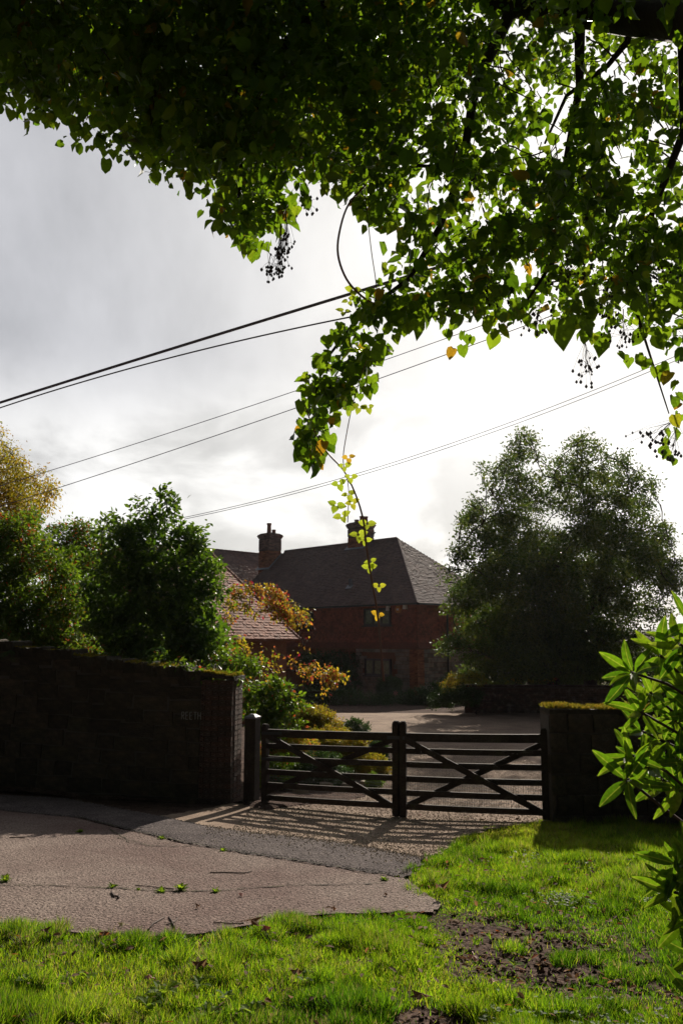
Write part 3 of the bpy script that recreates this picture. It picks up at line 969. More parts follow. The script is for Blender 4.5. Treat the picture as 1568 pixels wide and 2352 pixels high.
# ------------------------------------------------------------------ OUTBUILDING with the sunlit red roof
def outbuilding():
    Y0 = 28.0
    C = W(690, 1468, Y0)                                   # right-hand eaves corner
    az = math.radians(38)                                  # eaves run towards the left foreground
    u = Vector((-math.cos(math.radians(62)), -math.sin(math.radians(62)), 0))   # from corner along the eaves
    inn = Vector((-u.y, u.x, 0));
    if inn.x > 0: inn = -inn                               # into the building
    R = W(487, 1272, Y0 + .6)
    dv = R - C
    a = dv.dot(u); b = dv.dot(inn)
    o = empty('outbuilding', (C.x, C.y, Tz(C.x, C.y)), 0, 'low outbuilding with a sunlit red tiled hipped roof behind the dogwood', 'outbuilding')
    z0 = C.z - o.location.z
    print('outbuilding', a, b, dv.z)

    def lp(al, bl, z): return u * al + inn * bl + Vector((0, 0, z))
    L = 6.4
    zr = z0 + dv.z
    rf = roof_face([lp(L, 0, z0), lp(0, 0, z0), lp(a, b, zr), lp(L - a, b, zr)], o, M['redtile'], .13, .17)
    e = roof_face([lp(0, 0, z0), lp(0, 2 * b, z0), lp(a, b, zr)], o, M['redtile'], .16, .2)
    roof_face([lp(0, 2 * b, z0), lp(L, 2 * b, z0), lp(L - a, b, zr), lp(a, b, zr)], o, M['redtile'], .2, .25)
    roof_face([lp(L, 2 * b, z0), lp(L, 0, z0), lp(L - a, b, zr)], o, M['redtile'], .16, .2)
    ridge_tiles(lp(0, 0, z0), lp(a, b, zr), rf, M['redtile'], .10, .3, 'hip_tile')
    ridge_tiles(lp(a, b, zr), lp(L - a, b, zr), rf, M['redtile'], .11, .34)
    q = .35
    base = [lp(q, q, -.4), lp(q, 2 * b - q, -.4), lp(L - q, 2 * b - q, -.4), lp(L - q, q, -.4)]
    top = [p + Vector((0, 0, z0 + .38)) for p in base]
    MB().add(base + top, [(0, 1, 2, 3), (7, 6, 5, 4)] + [(i, 4 + i, 4 + (i + 1) % 4, (i + 1) % 4) for i in range(4)]).build('wall', M['brick'], o)


outbuilding()

# ------------------------------------------------------------------ WALLS
def stone_course_wall(o, A, B, thick, hA, hB, rows, lmin, lmax, mat, proto_n=8, base_drop=.15, piece='stone', top_jit=.05, stop=None):
    """A-B: front face line on plan (Vectors, relative to o). Individual stones laid in courses, over a mortar core."""
    d = (B - A); L = d.length; u = d.normalized(); n = Vector((u.y, -u.x, 0))
    if n.y > 0: n = -n
    core = MB()
    vs = [A - n * .03 + Vector((0, 0, -base_drop)), B - n * .03 + Vector((0, 0, -base_drop)), B - n * (thick - .03) + Vector((0, 0, -base_drop)), A - n * (thick - .03) + Vector((0, 0, -base_drop))]
    tp = [vs[0] + Vector((0, 0, hA + base_drop - .04)), vs[1] + Vector((0, 0, hB + base_drop - .04)), vs[2] + Vector((0, 0, hB + base_drop - .04)), vs[3] + Vector((0, 0, hA + base_drop - .04))]
    core.add(vs + tp, [(3, 2, 1, 0), (4, 5, 6, 7), (0, 1, 5, 4), (1, 2, 6, 5), (2, 3, 7, 6), (3, 0, 4, 7)])
    core.build('core', M['mortar'], o)
    protos = []
    for q in range(proto_n):
        vs = []
        for z in (-.5, .5):
            for x, y in ((-.5, -.5), (.5, -.5), (.5, .5), (-.5, .5)):
                vs.append((x + random.uniform(-.05, .05), y + random.uniform(-.06, .02), z + random.uniform(-.06, .06)))
        vs += [(random.uniform(-.15, .15), -.5 - random.uniform(.05, .2), random.uniform(-.15, .15))]
        me = MB().add(vs, [(3, 2, 1, 0), (4, 5, 6, 7), (0, 1, 8), (1, 5, 8), (5, 4, 8), (4, 0, 8), (1, 2, 6, 5), (2, 3, 7, 6), (3, 0, 4, 7)]).mesh(piece, mat)
        va = me.attributes.new('var', 'FLOAT', 'FACE'); va.data.foreach_set('value', [random.random()] * 9)
        protos.append(me)
    th = math.atan2(u.y, u.x)
    Rm = Matrix.Rotation(th, 4, 'Z')
    for r in range(rows):
        x = -random.uniform(0, lmin)
        while x < L:
            l = random.uniform(lmin, lmax); x1 = max(x, 0); x2 = min(x + l, L)
            if x2 - x1 > .05:
                xm = (x1 + x2) / 2; h = hA + (hB - hA) * xm / L
                ch = (h + base_drop) / rows; z = -base_drop + ch * (r + .5)
                if stop is None or not stop(xm, z):
                    s = link(piece, random.choice(protos), o)
                    s.matrix_local = Matrix.Translation(A + u * xm - n * (thick / 2) + Vector((0, 0, z))) @ Rm @ Matrix.Diagonal((x2 - x1 - .016, thick, ch - .014 + random.uniform(-.006, .006), 1))
            x += l
    return u, n, L


def moss_strip(o, pts, width, n, hgt=.03, name='moss', mat='moss'):
    """Cushions of moss along a wall top: short tufts over the line pts (relative to o)."""
    P = []
    for _ in range(n):
        i = random.randrange(len(pts) - 1); t = random.random()
        p = pts[i][0] * (1 - t) + pts[i + 1][0] * t
        nn = pts[i][1]
        P.append(p - nn * (random.uniform(-.02, width)))
    P = np.array([tuple(p) for p in P])
    clump = np.sin(P[:, 0] * 7.3) * np.sin(P[:, 0] * 2.9 + 1) + .3 * np.sin(P[:, 0] * 31) + .25 * rng.normal(size=len(P))
    P[:, 2] += np.clip(clump, -.5, 1) * .03 * rng.random(len(P))
    P = P[clump > -.30]
    m = len(P)
    d = rdirs(m) * .7; d[:, 2] = np.abs(d[:, 2]) + .55
    R = frames(d, rdirs(m))
    me = scatter_mesh(name, LEAF2[0], LEAF2[1], P, R, rng.uniform(.5, 1.3, m) * hgt, M[mat])
    k = link(name, me, o); k['kind'] = 'stuff'


def right_wall():
    A = Vector((2.64, 10.42, 0)); B = Vector((6.6, 10.5, 0)); z = Tz(2.6, 10.5)
    o = empty('stone_wall', (A.x, A.y, z), 0, 'square ended stone garden wall with mossy top right of the gate', 'wall')
    h = 1.40 - z
    u, n, L = stone_course_wall(o, Vector((0, 0, 0)), B - A, .46, h, h - .07, 6, .28, .62, M['stone'], piece='stone')
    # capping slabs
    x = 0
    while x < L - .05:
        l = min(random.uniform(.45, .8), L - x)
        hh = h - .07 * x / L
        q = MB().box(u * (x + l / 2) - n * .23 + Vector((0, 0, hh + .012)), (l - .012, .50, .055))
        cap = q.build('capping_stone', M['stone'], o)
        cap.location = (0, 0, random.uniform(-.008, .008))
        x += l
    moss_strip(o, [(Vector((-.01, 0, h + .045)), n), (u * L + Vector((0, 0, h - .025)), n)], .46, 12000, .05)


right_wall()


def left_wall():
    A = Vector((-1.63, 12.24, 0)); B = Vector((-9.6, 13.7, 0))
    z = Tz(A.x, A.y)
    o = empty('boundary_wall', (A.x, A.y, z), 0, 'long shaded boundary wall with mossy top left of the gate', 'wall')
    hA = 1.72 - z; hB = 2.75 - z
    d = (B - A).normalized(); nn = Vector((d.y, -d.x, 0))
    if nn.y > 0: nn = -nn
    pier = .5
    A2 = d * pier
    hA2 = hA + (hB - hA) * pier / (B - A).length
    u, n, L = stone_course_wall(o, A2, B - A, .42, hA2, hB, 10, .25, .6, M['stone'], piece='stone')
    # brick pier at the gate end
    th = math.atan2(d.y, d.x)
    MB().box(d * (pier / 2 - .01) - n * .24 + Vector((0, 0, hA / 2 - .1)), (pier - .04, .42, hA + .1), rot=Matrix.Rotation(th, 3, 'Z')).build('pier_core', M['mortar'], o)
    pb = MB().box((0, 0, 0), (.215, .10, .065)).mesh('brick', M['oldbrick'])
    protos = []
    for q in range(6):
        me = MB().box((0, 0, 0), (1, 1, 1)).mesh('brick', M['oldbrick'])
        va = me.attributes.new('var', 'FLOAT', 'FACE'); va.data.foreach_set('value', [random.random()] * 6)
        protos.append(me)
    rows = int((hA + .12) / .075)
    for r in range(rows):
        zz = -.1 + (r + .5) * .075
        cuts = [0, .215, .43, pier] if r % 2 else [0, .10, .32, pier]
        for a, b in zip(cuts, cuts[1:]):
            s = link('brick', random.choice(protos), o)
            s.matrix_local = Matrix.Translation(d * ((a + b) / 2) - n * (.05 + random.uniform(-.006, .006)) + Vector((0, 0, zz))) @ Matrix.Rotation(th, 4, 'Z') @ Matrix.Diagonal((b - a - .010, .11, .064, 1))
        for a, b in ((.11, .26), (.27, .48)):
            s = link('brick', random.choice(protos), o)
            s.matrix_local = Matrix.Translation(d * .045 - n * ((a + b) / 2) + Vector((0, 0, zz))) @ Matrix.Rotation(th, 4, 'Z') @ Matrix.Diagonal((.10 + random.uniform(0, .01), b - a - .01, .064, 1))
    q = MB()
    q.add([d * -.03 + n * .03 + Vector((0, 0, hA - .01)), d * -.03 - n * .52 + Vector((0, 0, hA - .01)), d * pier - n * .52 + Vector((0, 0, hA2 - .01)), d * pier + n * .03 + Vector((0, 0, hA2 - .01)),
           d * -.03 + n * .03 + Vector((0, 0, hA + .05)), d * -.03 - n * .52 + Vector((0, 0, hA + .05)), d * pier - n * .52 + Vector((0, 0, hA2 + .05)), d * pier + n * .03 + Vector((0, 0, hA2 + .05))],
          [(3, 2, 1, 0), (4, 5, 6, 7), (0, 1, 5, 4), (1, 2, 6, 5), (2, 3, 7, 6), (3, 0, 4, 7)])
    q.build('capping_stone', M['stone'], o)
    moss_strip(o, [(Vector((0, 0, hA + .05)), n), (d * pier + Vector((0, 0, hA2 + .04)), n), (d * 8 + Vector((0, 0, hB - .05)), n)], .46, 16000, .045)
    x = pier
    Lw = (B - A).length
    while x < Lw:
        l = random.uniform(.25, .6); hh = hA + (hB - hA) * (x + l / 2) / Lw + random.uniform(-.02, .03)
        cb = MB(); vs = []
        for zz in (-.10, .05):
            for k in range(9):
                t = k / 8
                for e in (.04, -.50):
                    vs.append(d * (x + l * t - .005) + n * (e + random.uniform(-.025, .025)) + Vector((0, 0, hh + zz + (random.uniform(-.02, .02) if zz > 0 else 0))))
        fs = []
        for k in range(8):
            a_ = 2 * k; fs += [(a_, a_ + 2, a_ + 20, a_ + 18), (a_ + 18, a_ + 20, a_ + 21, a_ + 19), (a_ + 1, a_ + 19, a_ + 21, a_ + 3)]
        fs += [(0, 18, 19, 1), (16, 17, 35, 34)]
        cb.add(vs, fs); cb.build('coping_stone', M['stone'], o)
        x += l
    # a fern rooted in the wall joints
    for px, py, nf in ((372, 1490, 9), (20, 1500, 6)):
        p = W(px, py, 12.7); t = (p.x - A.x) / (B.x - A.x); yy = A.y + (B.y - A.y) * t
        c = Vector((p.x, yy - .03, p.z))
        f = MB(); PP = []; DD = []
        for k in range(nf):
            t = random.uniform(-1.2, 1.2); L_ = random.uniform(.16, .3)
            dr = Vector((math.sin(t) * .8, -.5, .25 + .4 * math.cos(t)))
            for s in range(9):
                s1 = s / 8; pp = c + dr * (L_ * s1) + Vector((0, 0, -.22 * s1 * s1))
                for sg in (-1, 1):
                    PP.append(tuple(pp)); DD.append((sg * .8 * dr.z + .1, -.2, -.2 + sg * -.2 * dr.x))
        PP = np.array(PP); DD = np.array(DD)
        fe = tag(link('wall_fern', scatter_mesh('wall_fern', LEAF2[0], LEAF2[1], PP, frames(DD, rdirs(len(PP)) + [0, -1.5, .5]), rng.uniform(.03, .05, len(PP)), M['box'])),
            'small grey fern rooted in the middle of the shaded wall face' if px > 100 else 'fern growing high on the shaded wall at the left edge', 'fern')
    # house name: letters screwed to the wall
    c = W(446, 1642, 12.45); t = (c.x - A.x) / (B.x - A.x); fy = A.y + (B.y - A.y) * t
    base = Vector((c.x, fy, c.z)) + n * .035
    sg = empty('house_name', base, th + math.pi, 'thin pale letters reading REETH fixed on the dark wall', 'sign')
    H, Wd, sw = .105, .042, .0085
    pitch_ = .064

    def strokes(ch):
        w, h = Wd, H
        if ch == 'R': return [((0, 0), (0, h)), ((0, h), (w * .75, h)), ((w * .75, h), (w * .9, h * .86)), ((w * .9, h * .86), (w * .9, h * .66)), ((w * .9, h * .66), (w * .75, h * .52)), ((w * .75, h * .52), (0, h * .52)), ((w * .4, h * .52), (w, 0))]
        if ch == 'E': return [((0, 0), (0, h)), ((0, h), (w * .85, h)), ((0, h * .5), (w * .75, h * .5)), ((0, 0), (w * .85, 0))]
        if ch == 'T': return [((w * .5, 0), (w * .5, h)), ((0, h), (w, h))]
        return [((0, 0), (0, h)), ((w, 0), (w, h)), ((0, h * .5), (w, h * .5))]
    for i, ch in enumerate('REETH'):
        m = MB(); x0 = -2.5 * pitch_ + i * pitch_
        for k, (p, q) in enumerate(strokes(ch)):
            m.beam((x0 + p[0], -.008 - .0006 * k, p[1] - H / 2), (x0 + q[0], -.008 - .0006 * k, q[1] - H / 2), .010, sw, up=(0, 1, 0) if False else (0, -1, 0))
        # beams: width across the wall face, height off it
        m.build('letter', M['letter'], sg)


left_wall()


def garden_wall():
    A = Vector((4.7, 31.2, 0)); B = Vector((17.0, 30.4, 0)); z = Tz(4, 31) - .05
    o = empty('garden_wall', (A.x, A.y, z), math.atan2(B.y - A.y, B.x - A.x), 'low dark brick wall at the far side of the gravel drive', 'wall')
    L = (B - A).length; h = 1.02
    MB().box((L / 2, .2, h / 2), (L - .02, .30, h)).build('core', M['mortar'], o)
    P = []; D = []
    for r in range(int(h / .075)):
        x = -.11 if r % 2 else 0
        while x < L:
            a, b = max(x, 0), min(x + .215, L)
            if b - a > .04: P.append(((a + b) / 2, .045 + random.uniform(-.004, .004), (r + .5) * .075)); D.append((b - a - .004, .10, .064))
            x += .225
    tv = [(x, y, zz) for zz in (-.5, .5) for x, y in ((-.5, -.5), (.5, -.5), (.5, .5), (-.5, .5))]
    tf = [(4, 5, 6, 7), (0, 1, 5, 4), (1, 2, 6, 5), (3, 0, 4, 7)]
    s = link('bricks', scatter_mesh('bricks', tv, tf, np.array(P), np.repeat(np.eye(3)[None], len(P), 0), np.array(D), M['oldbrick']), o); s['kind'] = 'stuff'
    MB().box((L / 2, .2, h + .03), (L, .42, .07)).build('coping', M['oldbrick'], o)


garden_wall()

# ------------------------------------------------------------------ THE GATE
def gate():
    # each leaf: hinge end and meeting end, bottom and top points
    Lb, Lt = W(606, 1836, 12.22), W(606, 1679, 12.22)
    Cb, Ct = W(917.2, 1856, 11.07), W(917.2, 1688, 11.07)
    Cb2, Ct2 = W(919, 1857, 11.06), W(919, 1688.5, 11.06)
    Rb, Rt = W(1257, 1872, 10.62), W(1252, 1692, 10.62)

    def leaf(Hb, Ht, Mb, Mt, label, bars, diags, meet_bot):
        o = empty('timber_gate', (Hb.x, Hb.y, Tz(Hb.x, Hb.y)), 0, label, 'gate', 'pair of timber drive gates')
        org = o.location
        fw = (Mb - Hb).cross(Vector((0, 0, 1))).normalized()
        if fw.y > 0: fw = -fw

        def p(s, t): return (Hb.lerp(Mb, s)).lerp(Ht.lerp(Mt, s), t) - org
        # hinge stile and meeting stile, weathered round tops
        for s, w, up_, dn in ((.012, .085, .07, .05), (.979, .088, .15, meet_bot)):
            a = p(s, 0) - Vector((0, 0, dn)); b = p(s, 1) + Vector((0, 0, up_))
            st = MB(); st.beam(a, b, w, .09, up=fw)
            st.beam(b, b + Vector((0, 0, .022)), w * .9, .07, up=fw)
            st.beam(b + Vector((0, 0, .022)), b + Vector((0, 0, .034)), w * .66, .045, up=fw)
            st.build('stile', M['gatewood'], o)
        for i, t in enumerate(bars):
            h = .108 if i == len(bars) - 1 else .074
            a, b = p(.03, t), p(.967, t)
            rb = MB()
            K = 6
            for k in range(K):       # slightly weathered, a touch of sag
                q0, q1 = a.lerp(b, k / K), a.lerp(b, (k + 1) / K)
                s0 = -.006 * math.sin(math.pi * k / K); s1 = -.006 * math.sin(math.pi * (k + 1) / K)
                rb.beam(q0 + Vector((0, 0, s0)), q1 + Vector((0, 0, s1)), .034 if i < len(bars) - 1 else .06, h)
            rb.build('rail', M['gatewood'], o)
        for k, (s0, t0, s1, t1) in enumerate(diags):
            f = (.034 if k == 0 else -.034)
            MB().beam(p(s0, t0) + fw * f, p(s1, t1) + fw * f, .030, .075).build('brace', M['gatewood'], o)
        return o, p, fw
    bars = (.03, .215, .405, .60, .785, .975)
    L, pl, fw = leaf(Lb, Lt, Cb, Ct, 'left leaf of the dark timber gate hung on the capped post', bars, [(.03, .95, .97, .02), (.03, .12, .97, .95)], .10)
    R, pr, fw2 = leaf(Rb, Rt, Cb2, Ct2, 'right leaf of the dark timber gate meeting the stone wall', bars, [(.97, .95, .02, .02), (.02, .90, .97, .02)], .10)
    # strap and latch where the leaves meet
    a = pl(.93, .965) + fw * .06; b = pl(.999, .965) + fw * .06
    MB().beam(a, b + Vector((.10, -.02, 0)), .012, .04).build('latch', M['iron'], L)
    # galvanised mesh behind the lower rails
    for o, p in ((L, pl), (R, pr)):
        ms = MB()
        for i in range(58):
            s = .03 + .94 * i / 57
            ms.beam(p(s, .03) - fw * .03, p(s, .41) - fw * .03, .0022, .0022, up=(0, 1, 0))
        for t in np.linspace(.03, .41, 10):
            ms.beam(p(.03, t) - fw * .031, p(.97, t) - fw * .031, .0022, .0022)
        ms.build('wire_mesh', M['iron'], o)
    # hinge straps
    for t in (.60, .975):
        MB().beam(pl(.0, t) + fw * .055, pl(.16, t) + fw * .055, .008, .04).build('hinge', M['iron'], L)
    # the big gatepost
    c = W(577, 1845, 12.28); gz = Tz(c.x, c.y)
    po = empty('gate_post', (c.x, c.y, gz), math.radians(-20), 'thick dark timber gatepost with pale metal cap beside the wall', 'post')
    top = W(577, 1650, 12.28).z - gz
    MB().box((0, 0, top / 2 - .1), (.175, .175, top + .2)).build('post', M['gatewood'], po)
    MB().box((0, 0, top + .012), (.19, .19, .025)).box((0, 0, top + .045), (.186, .186, .04), taper=.35).build('post_cap', M['postcap'], po)


gate()

# ------------------------------------------------------------------ OVERHEAD CABLES
def cable(pts, r, label, sag=0.0):
    ps = [W(*p) for p in pts]
    # smooth catenary through the surveyed points, extended past both ends
    P = []
    n = 60
    a, b = ps[0], ps[-1]
    d = (b - a)
    a2 = a - d * .35; b2 = b + d * .6
    xs = [0.0] + [(p - a).length for p in ps[1:]]
    # quadratic fit of height along the chord
    t = np.array([(p - a).dot(d) / d.dot(d) for p in ps]); z = np.array([p.z - (a.z + d.z * tt) for p, tt in zip(ps, t)])
    k = (z * (t * (t - 1))).sum() / ((t * (t - 1)) ** 2).sum() if len(ps) > 2 else 0
    for i in range(n + 1):
        tt = -.35 + 1.95 * i / n
        q = a + d * tt; P.append((q.x, q.y, q.z + k * tt * (tt - 1)))
    tag(MB().tube(P, r, 6).build('overhead_cable', M['cable']), label, 'cable', 'overhead cables')


cable([(0, 925, 13), (480, 783, 11.5), (870, 655, 10.3)], .022, 'thickest overhead cable, highest of the six across the sky')
cable([(0, 937, 13), (440, 820, 11.5), (770, 735, 10.3)], .011, 'second thickest cable running just under the thickest one')
cable([(125, 1078, 26), (700, 890, 24), (1030, 775, 23)], .011, 'thin upper cable of the middle pair over the shrubs')
cable([(130, 1122, 26), (690, 940, 24), (1200, 750, 22)], .012, 'thin lower cable of the middle pair over the shrubs')
cable([(430, 1187, 34), (775, 1105, 32), (1480, 848, 28)], .012, 'upper hairline cable of the lowest pair above the chimneys')
cable([(430, 1191, 34), (775, 1111, 32), (1480, 858, 28)], .012, 'lower hairline cable of the lowest pair above the chimneys')

# ------------------------------------------------------------------ PLANTS
def crown_points(blobs, Y, spread, dens, leaf, clump=.35):
    """blobs: (px, py, r_px[, weight]) in the photograph's survey, at depth Y; leaves gather in small clumps through each ball."""
    out = []; cen = []; ctr = []
    for bl in blobs:
        px, py, r = bl[:3]; w = bl[3] if len(bl) > 3 else 1.0
        y = Y + random.uniform(-1, 1) * spread
        if len(bl) > 4: y = Y + bl[4]
        c = np.array(W(px, py, y)); R = r * y / FPX
        n = int(dens * w * 3.14 * R * R / (.28 * leaf * leaf))
        m = max(5, int((R / clump) ** 2 * 7))
        dr = rdirs(m) * (rng.random(m) ** .45)[:, None] * R
        dr[:, 2] *= .95
        cl = c + dr
        k = rng.integers(0, m, n)
        p = cl[k] + rng.normal(size=(n, 3)) * clump * np.array([.42, .42, .34])
        out.append(p); cen.append(np.repeat(c[None], n, 0)); ctr += [(Vector(c), R, cl)]
    return np.concatenate(out), np.concatenate(cen), ctr


def foliage(name, P, C, size, mat, parent, tmpl=LEAF2, droop=.2, outw=.8, varn=None, face=.7):
    n = len(P); org = np.array(parent.matrix_world.translation if False else parent.location)
    d = rdirs(n) * 1.0 + (P - C) / (np.linalg.norm(P - C, axis=1, keepdims=True) + 1e-6) * outw
    d[:, 2] -= droop
    nr = rdirs(n) * face + np.array([0, 0, .55])
    if varn is None:
        varn = np.clip(.5 + .28 * rng.normal(size=n) + .12 * np.sin(P[:, 0] * 3 + P[:, 2] * 2), 0, 1)
    me = scatter_mesh(name, tmpl[0], tmpl[1], P - org, frames(d, nr), size * rng.uniform(.65, 1.25, n), M[mat], varn)
    o = link(name, me, parent); o['kind'] = 'stuff'
    return o


def bez(a, b, bend=.15, n=6, wob=.03):
    a, b = Vector(a), Vector(b); L = (b - a).length
    m = a.lerp(b, .5) + Vector((random.uniform(-1, 1), random.uniform(-1, 1), random.uniform(.0, 1))) * L * bend
    P = []
    for i in range(n + 1):
        t = i / n
        q = a * (1 - t) ** 2 + m * 2 * t * (1 - t) + b * t * t
        if 0 < i < n: q = q + Vector((random.uniform(-1, 1), random.uniform(-1, 1), random.uniform(-1, 1))) * L * wob
        P.append(q)
    return P


def plant(name, label, cat, base, blobs, Y, spread, dens, leaf, mat, clump=.35, trunk=.1, trunk_top=None, twigs=0, group=None, tmpl=LEAF2, part='crown', droop=.2, hole=0, mat_stem='bark', outw=.8, stems=1, twr=.012):
    b = Vector(base)
    o = empty(name, b, 0, label, cat, group)
    P, C, ctr = crown_points(blobs, Y, spread, dens, leaf, clump)
    keep = P[:, 2] > T(P[:, 0], P[:, 1]) + .02
    if cat == 'tree': keep &= ~((P[:, 1] < 31.9) & (P[:, 2] < .95) & (P[:, 0] > 0))
    P, C = P[keep], C[keep]
    foliage('leaves', P, C, leaf, mat, o, tmpl, droop, outw)
    # trunk and limbs
    zt = trunk_top if trunk_top is not None else min(c.z for c, _, _ in ctr) * .5 + b.z * .5
    order = sorted(ctr, key=lambda k: (k[0] - Vector((b.x, b.y, zt))).length)
    nodes = []; trs = []
    for s in range(stems):
        tb = Vector((random.uniform(-1, 1), random.uniform(-1, 1), 0)) * (.0 if stems == 1 else trunk * 3)
        top = Vector((b.x + random.uniform(-.1, .1), b.y, zt)) - b + tb * 1.4
        tr = MB().tube([tb + Vector((0, 0, -.1)), tb * 1.2 + Vector((0, 0, (zt - b.z) * .5)), top], [trunk * 1.25, trunk * .95, trunk * .8], 8)
        trs.append(tr); nodes.append((top, 0, s, trunk * .8))
    for c, R, cl in order:
        e = c - b
        near = min(nodes, key=lambda q: (q[0] - e).length + .25 * q[1] * 0 + max(0, q[0].z - e.z) * 1.5)
        r0 = max(twr, near[3] * .78); r1 = max(twr, r0 * .62)
        pts = bez(near[0], e, .18, 6, .035)
        trs[near[2]].tube(pts, [r0 + (r1 - r0) * k / 6 for k in range(7)], 5)
        nodes += [(pts[3], near[1] + 1, near[2], (r0 + r1) / 2), (pts[6], near[1] + 1, near[2], r1)]
        for j in range(twigs):
            q = Vector(cl[random.randrange(len(cl))]) - b
            a = pts[random.randrange(2, len(pts))]
            trs[near[2]].tube(bez(a, q, .15, 4, .04), [twr, twr * .8, twr * .6, twr * .45, twr * .3], 4)
    for tr in trs: tr.build('trunk' if cat == 'tree' else 'stem', M[mat_stem], o)
    return o


# the big evergreen beside the house: sprays that break its outline
EDGE = []
_o = [(1030, 1340), (1040, 1290), (1062, 1240), (1060, 1180), (1090, 1165), (1120, 1165), (1128, 1110), (1125, 1085), (1160, 1075), (1170, 1030), (1190, 1005), (1215, 1005), (1235, 1035), (1250, 1080), (1252, 1130), (1285, 1110), (1290, 1060), (1310, 1025), (1330, 1005), (1352, 1020), (1365, 1040), (1395, 1055), (1430, 1060), (1445, 1085), (1490, 1095), (1500, 1130), (1490, 1180), (1525, 1215), (1535, 1260), (1560, 1300), (1562, 1345), (1540, 1370), (1030, 1500), (1025, 1470), (1030, 1385)]
for _p, _q in zip(_o, _o[1:]):
    if abs(_p[1] - _q[1]) > 120: continue
    for _k in range(2):
        _t = random.random()
        EDGE.append((_p[0] + (_q[0] - _p[0]) * _t + random.gauss(0, 7), _p[1] + (_q[1] - _p[1]) * _t + random.gauss(0, 7), random.uniform(8, 17), random.uniform(.5, .9)))
plant('evergreen_tree', 'large dark evergreen oak with forked ragged crown right of the house', 'tree', (9.0, 31.8, Tz(9, 31.8)),
      [(1192, 1040, 38, .7), (1185, 1090, 52, .7), (1150, 1120, 36, .6), (1215, 1150, 62, .8), (1160, 1175, 50, .8), (1325, 1040, 36, .6), (1310, 1090, 55, .7), (1355, 1080, 45, .7), (1400, 1100, 48, .6), (1300, 1150, 45, .8),
       (1380, 1150, 62, .8), (1440, 1120, 50, .7), (1470, 1165, 45, .7), (1420, 1210, 70), (1340, 1220, 72), (1490, 1235, 50, .8), (1180, 1230, 62), (1110, 1200, 45), (1075, 1190, 22), (1120, 1260, 62), (1220, 1290, 70), (1060, 1290, 30),
       (1280, 1300, 62), (1150, 1330, 72), (1350, 1310, 76), (1440, 1300, 66), (1500, 1310, 52), (1540, 1325, 38), (1075, 1350, 45), (1180, 1400, 84), (1270, 1390, 84), (1370, 1400, 84), (1460, 1390, 55, .6), (1510, 1400, 40, .5),
       (1060, 1375, 34), (1100, 1440, 58), (1200, 1480, 82), (1300, 1480, 90), (1390, 1480, 70), (1460, 1460, 50, .6), (1052, 1482, 28), (1085, 1500, 34), (1150, 1520, 62), (1260, 1550, 72), (1350, 1550, 74), (1420, 1545, 55), (1290, 1250, 44, .7), (1240, 1225, 34, .6), (1250, 1270, 60, 1.2), (1265, 1330, 70, 1.3), (1230, 1420, 80, 1.3), (1320, 1440, 90, 1.3), (1150, 1450, 70, 1.2), (1390, 1350, 70, 1.2), (1300, 1520, 90, 1.3), (1200, 1540, 70, 1.3), (1400, 1250, 56), (1160, 1290, 60), (1110, 1330, 46), (1470, 1280, 54), (1505, 1270, 40, .8), (1545, 1345, 26, .7)] + EDGE,
      31.2, 2.8, 4.3, .14, 'holm', .38, .26, 2.4, 3, outw=.4, stems=2, twr=.02)
# small shrubs on and in front of the low wall
plant('garden_shrub', 'yellow green shrub growing over the low wall beside the house corner', 'shrub', (6.0, 31.9, Tz(6, 31.8)),
      [(1050, 1560, 18), (1080, 1556, 16), (1030, 1578, 18), (1104, 1562, 12)], 31.0, .2, 5, .085, 'azalea', .16, .03)
plant('garden_shrub', 'clump with red and orange leaves behind the low wall under the evergreen', 'shrub', (8.3, 32.0, Tz(8, 32)),
      [(1215, 1548, 18), (1245, 1545, 20), (1180, 1552, 14), (1265, 1552, 14)], 31.9, .3, 4, .085, 'acer', .16, .03)
plant('flowering_shrub', 'pale lilac flowered bush behind the low wall left of the red leaved clump', 'shrub', (7.2, 32.0, Tz(7, 32)),
      [(1155, 1548, 16), (1175, 1546, 14), (1135, 1552, 14)], 32.0, .3, 5, .07, 'box', .16, .03)


plant('dark_hedge', 'long dark hedge behind the low brick wall under the evergreen', 'hedge', (10.5, 33.6, Tz(10.5, 33.6)),
      [(x, 1560 + 10 * math.sin(x), 30) for x in range(1080, 1700, 32)] + [(x, 1535 + 8 * math.sin(x * 2), 28) for x in range(1130, 1700, 34)] + [(x, 1505 + 9 * math.sin(x * 3), 28) for x in range(1200, 1700, 36)], 33.8, .4, 4, .12, 'holm', .3, .05, stems=3)


plant('added_shade_shrub', 'evergreen shrub added behind the stone wall at the right edge to shade the grass', 'shrub', (5.4, 12.0, Tz(5.4, 12)),  # shrub put in behind the wall so its shadow deepens over the grass bank
      [(1520, 1610, 60), (1580, 1580, 70), (1640, 1560, 80), (1470, 1650, 50), (1540, 1680, 70), (1620, 1660, 90), (1700, 1600, 90), (1600, 1740, 80), (1680, 1720, 90), (1760, 1600, 90)], 12.0, .25, 5, .10, 'holm', .22, .05, stems=2)
plant('low_planting', 'dark low planting hiding the left end of the low brick wall', 'shrub', (5.0, 30.4, Tz(5, 30.4)),
      [(1025, 1600, 26), (1060, 1598, 26), (1095, 1604, 20), (1000, 1612, 20)], 30.5, .2, 6, .08, 'box', .16, .03)


def lilac_flowers():
    r = bpy.data.objects['flowering_shrub']
    P = []
    for _ in range(160):
        p = W(random.uniform(1140, 1190), random.uniform(1536, 1556), 31.6 + random.uniform(-.2, .2)); P.append(tuple(p - r.location))
    P = np.array(P)
    f = link('flowers', scatter_mesh('flowers', LEAF2[0], LEAF2[1], P, frames(rdirs(len(P)), rdirs(len(P))), np.full(len(P), .08), M['petal']), r); f['kind'] = 'stuff'


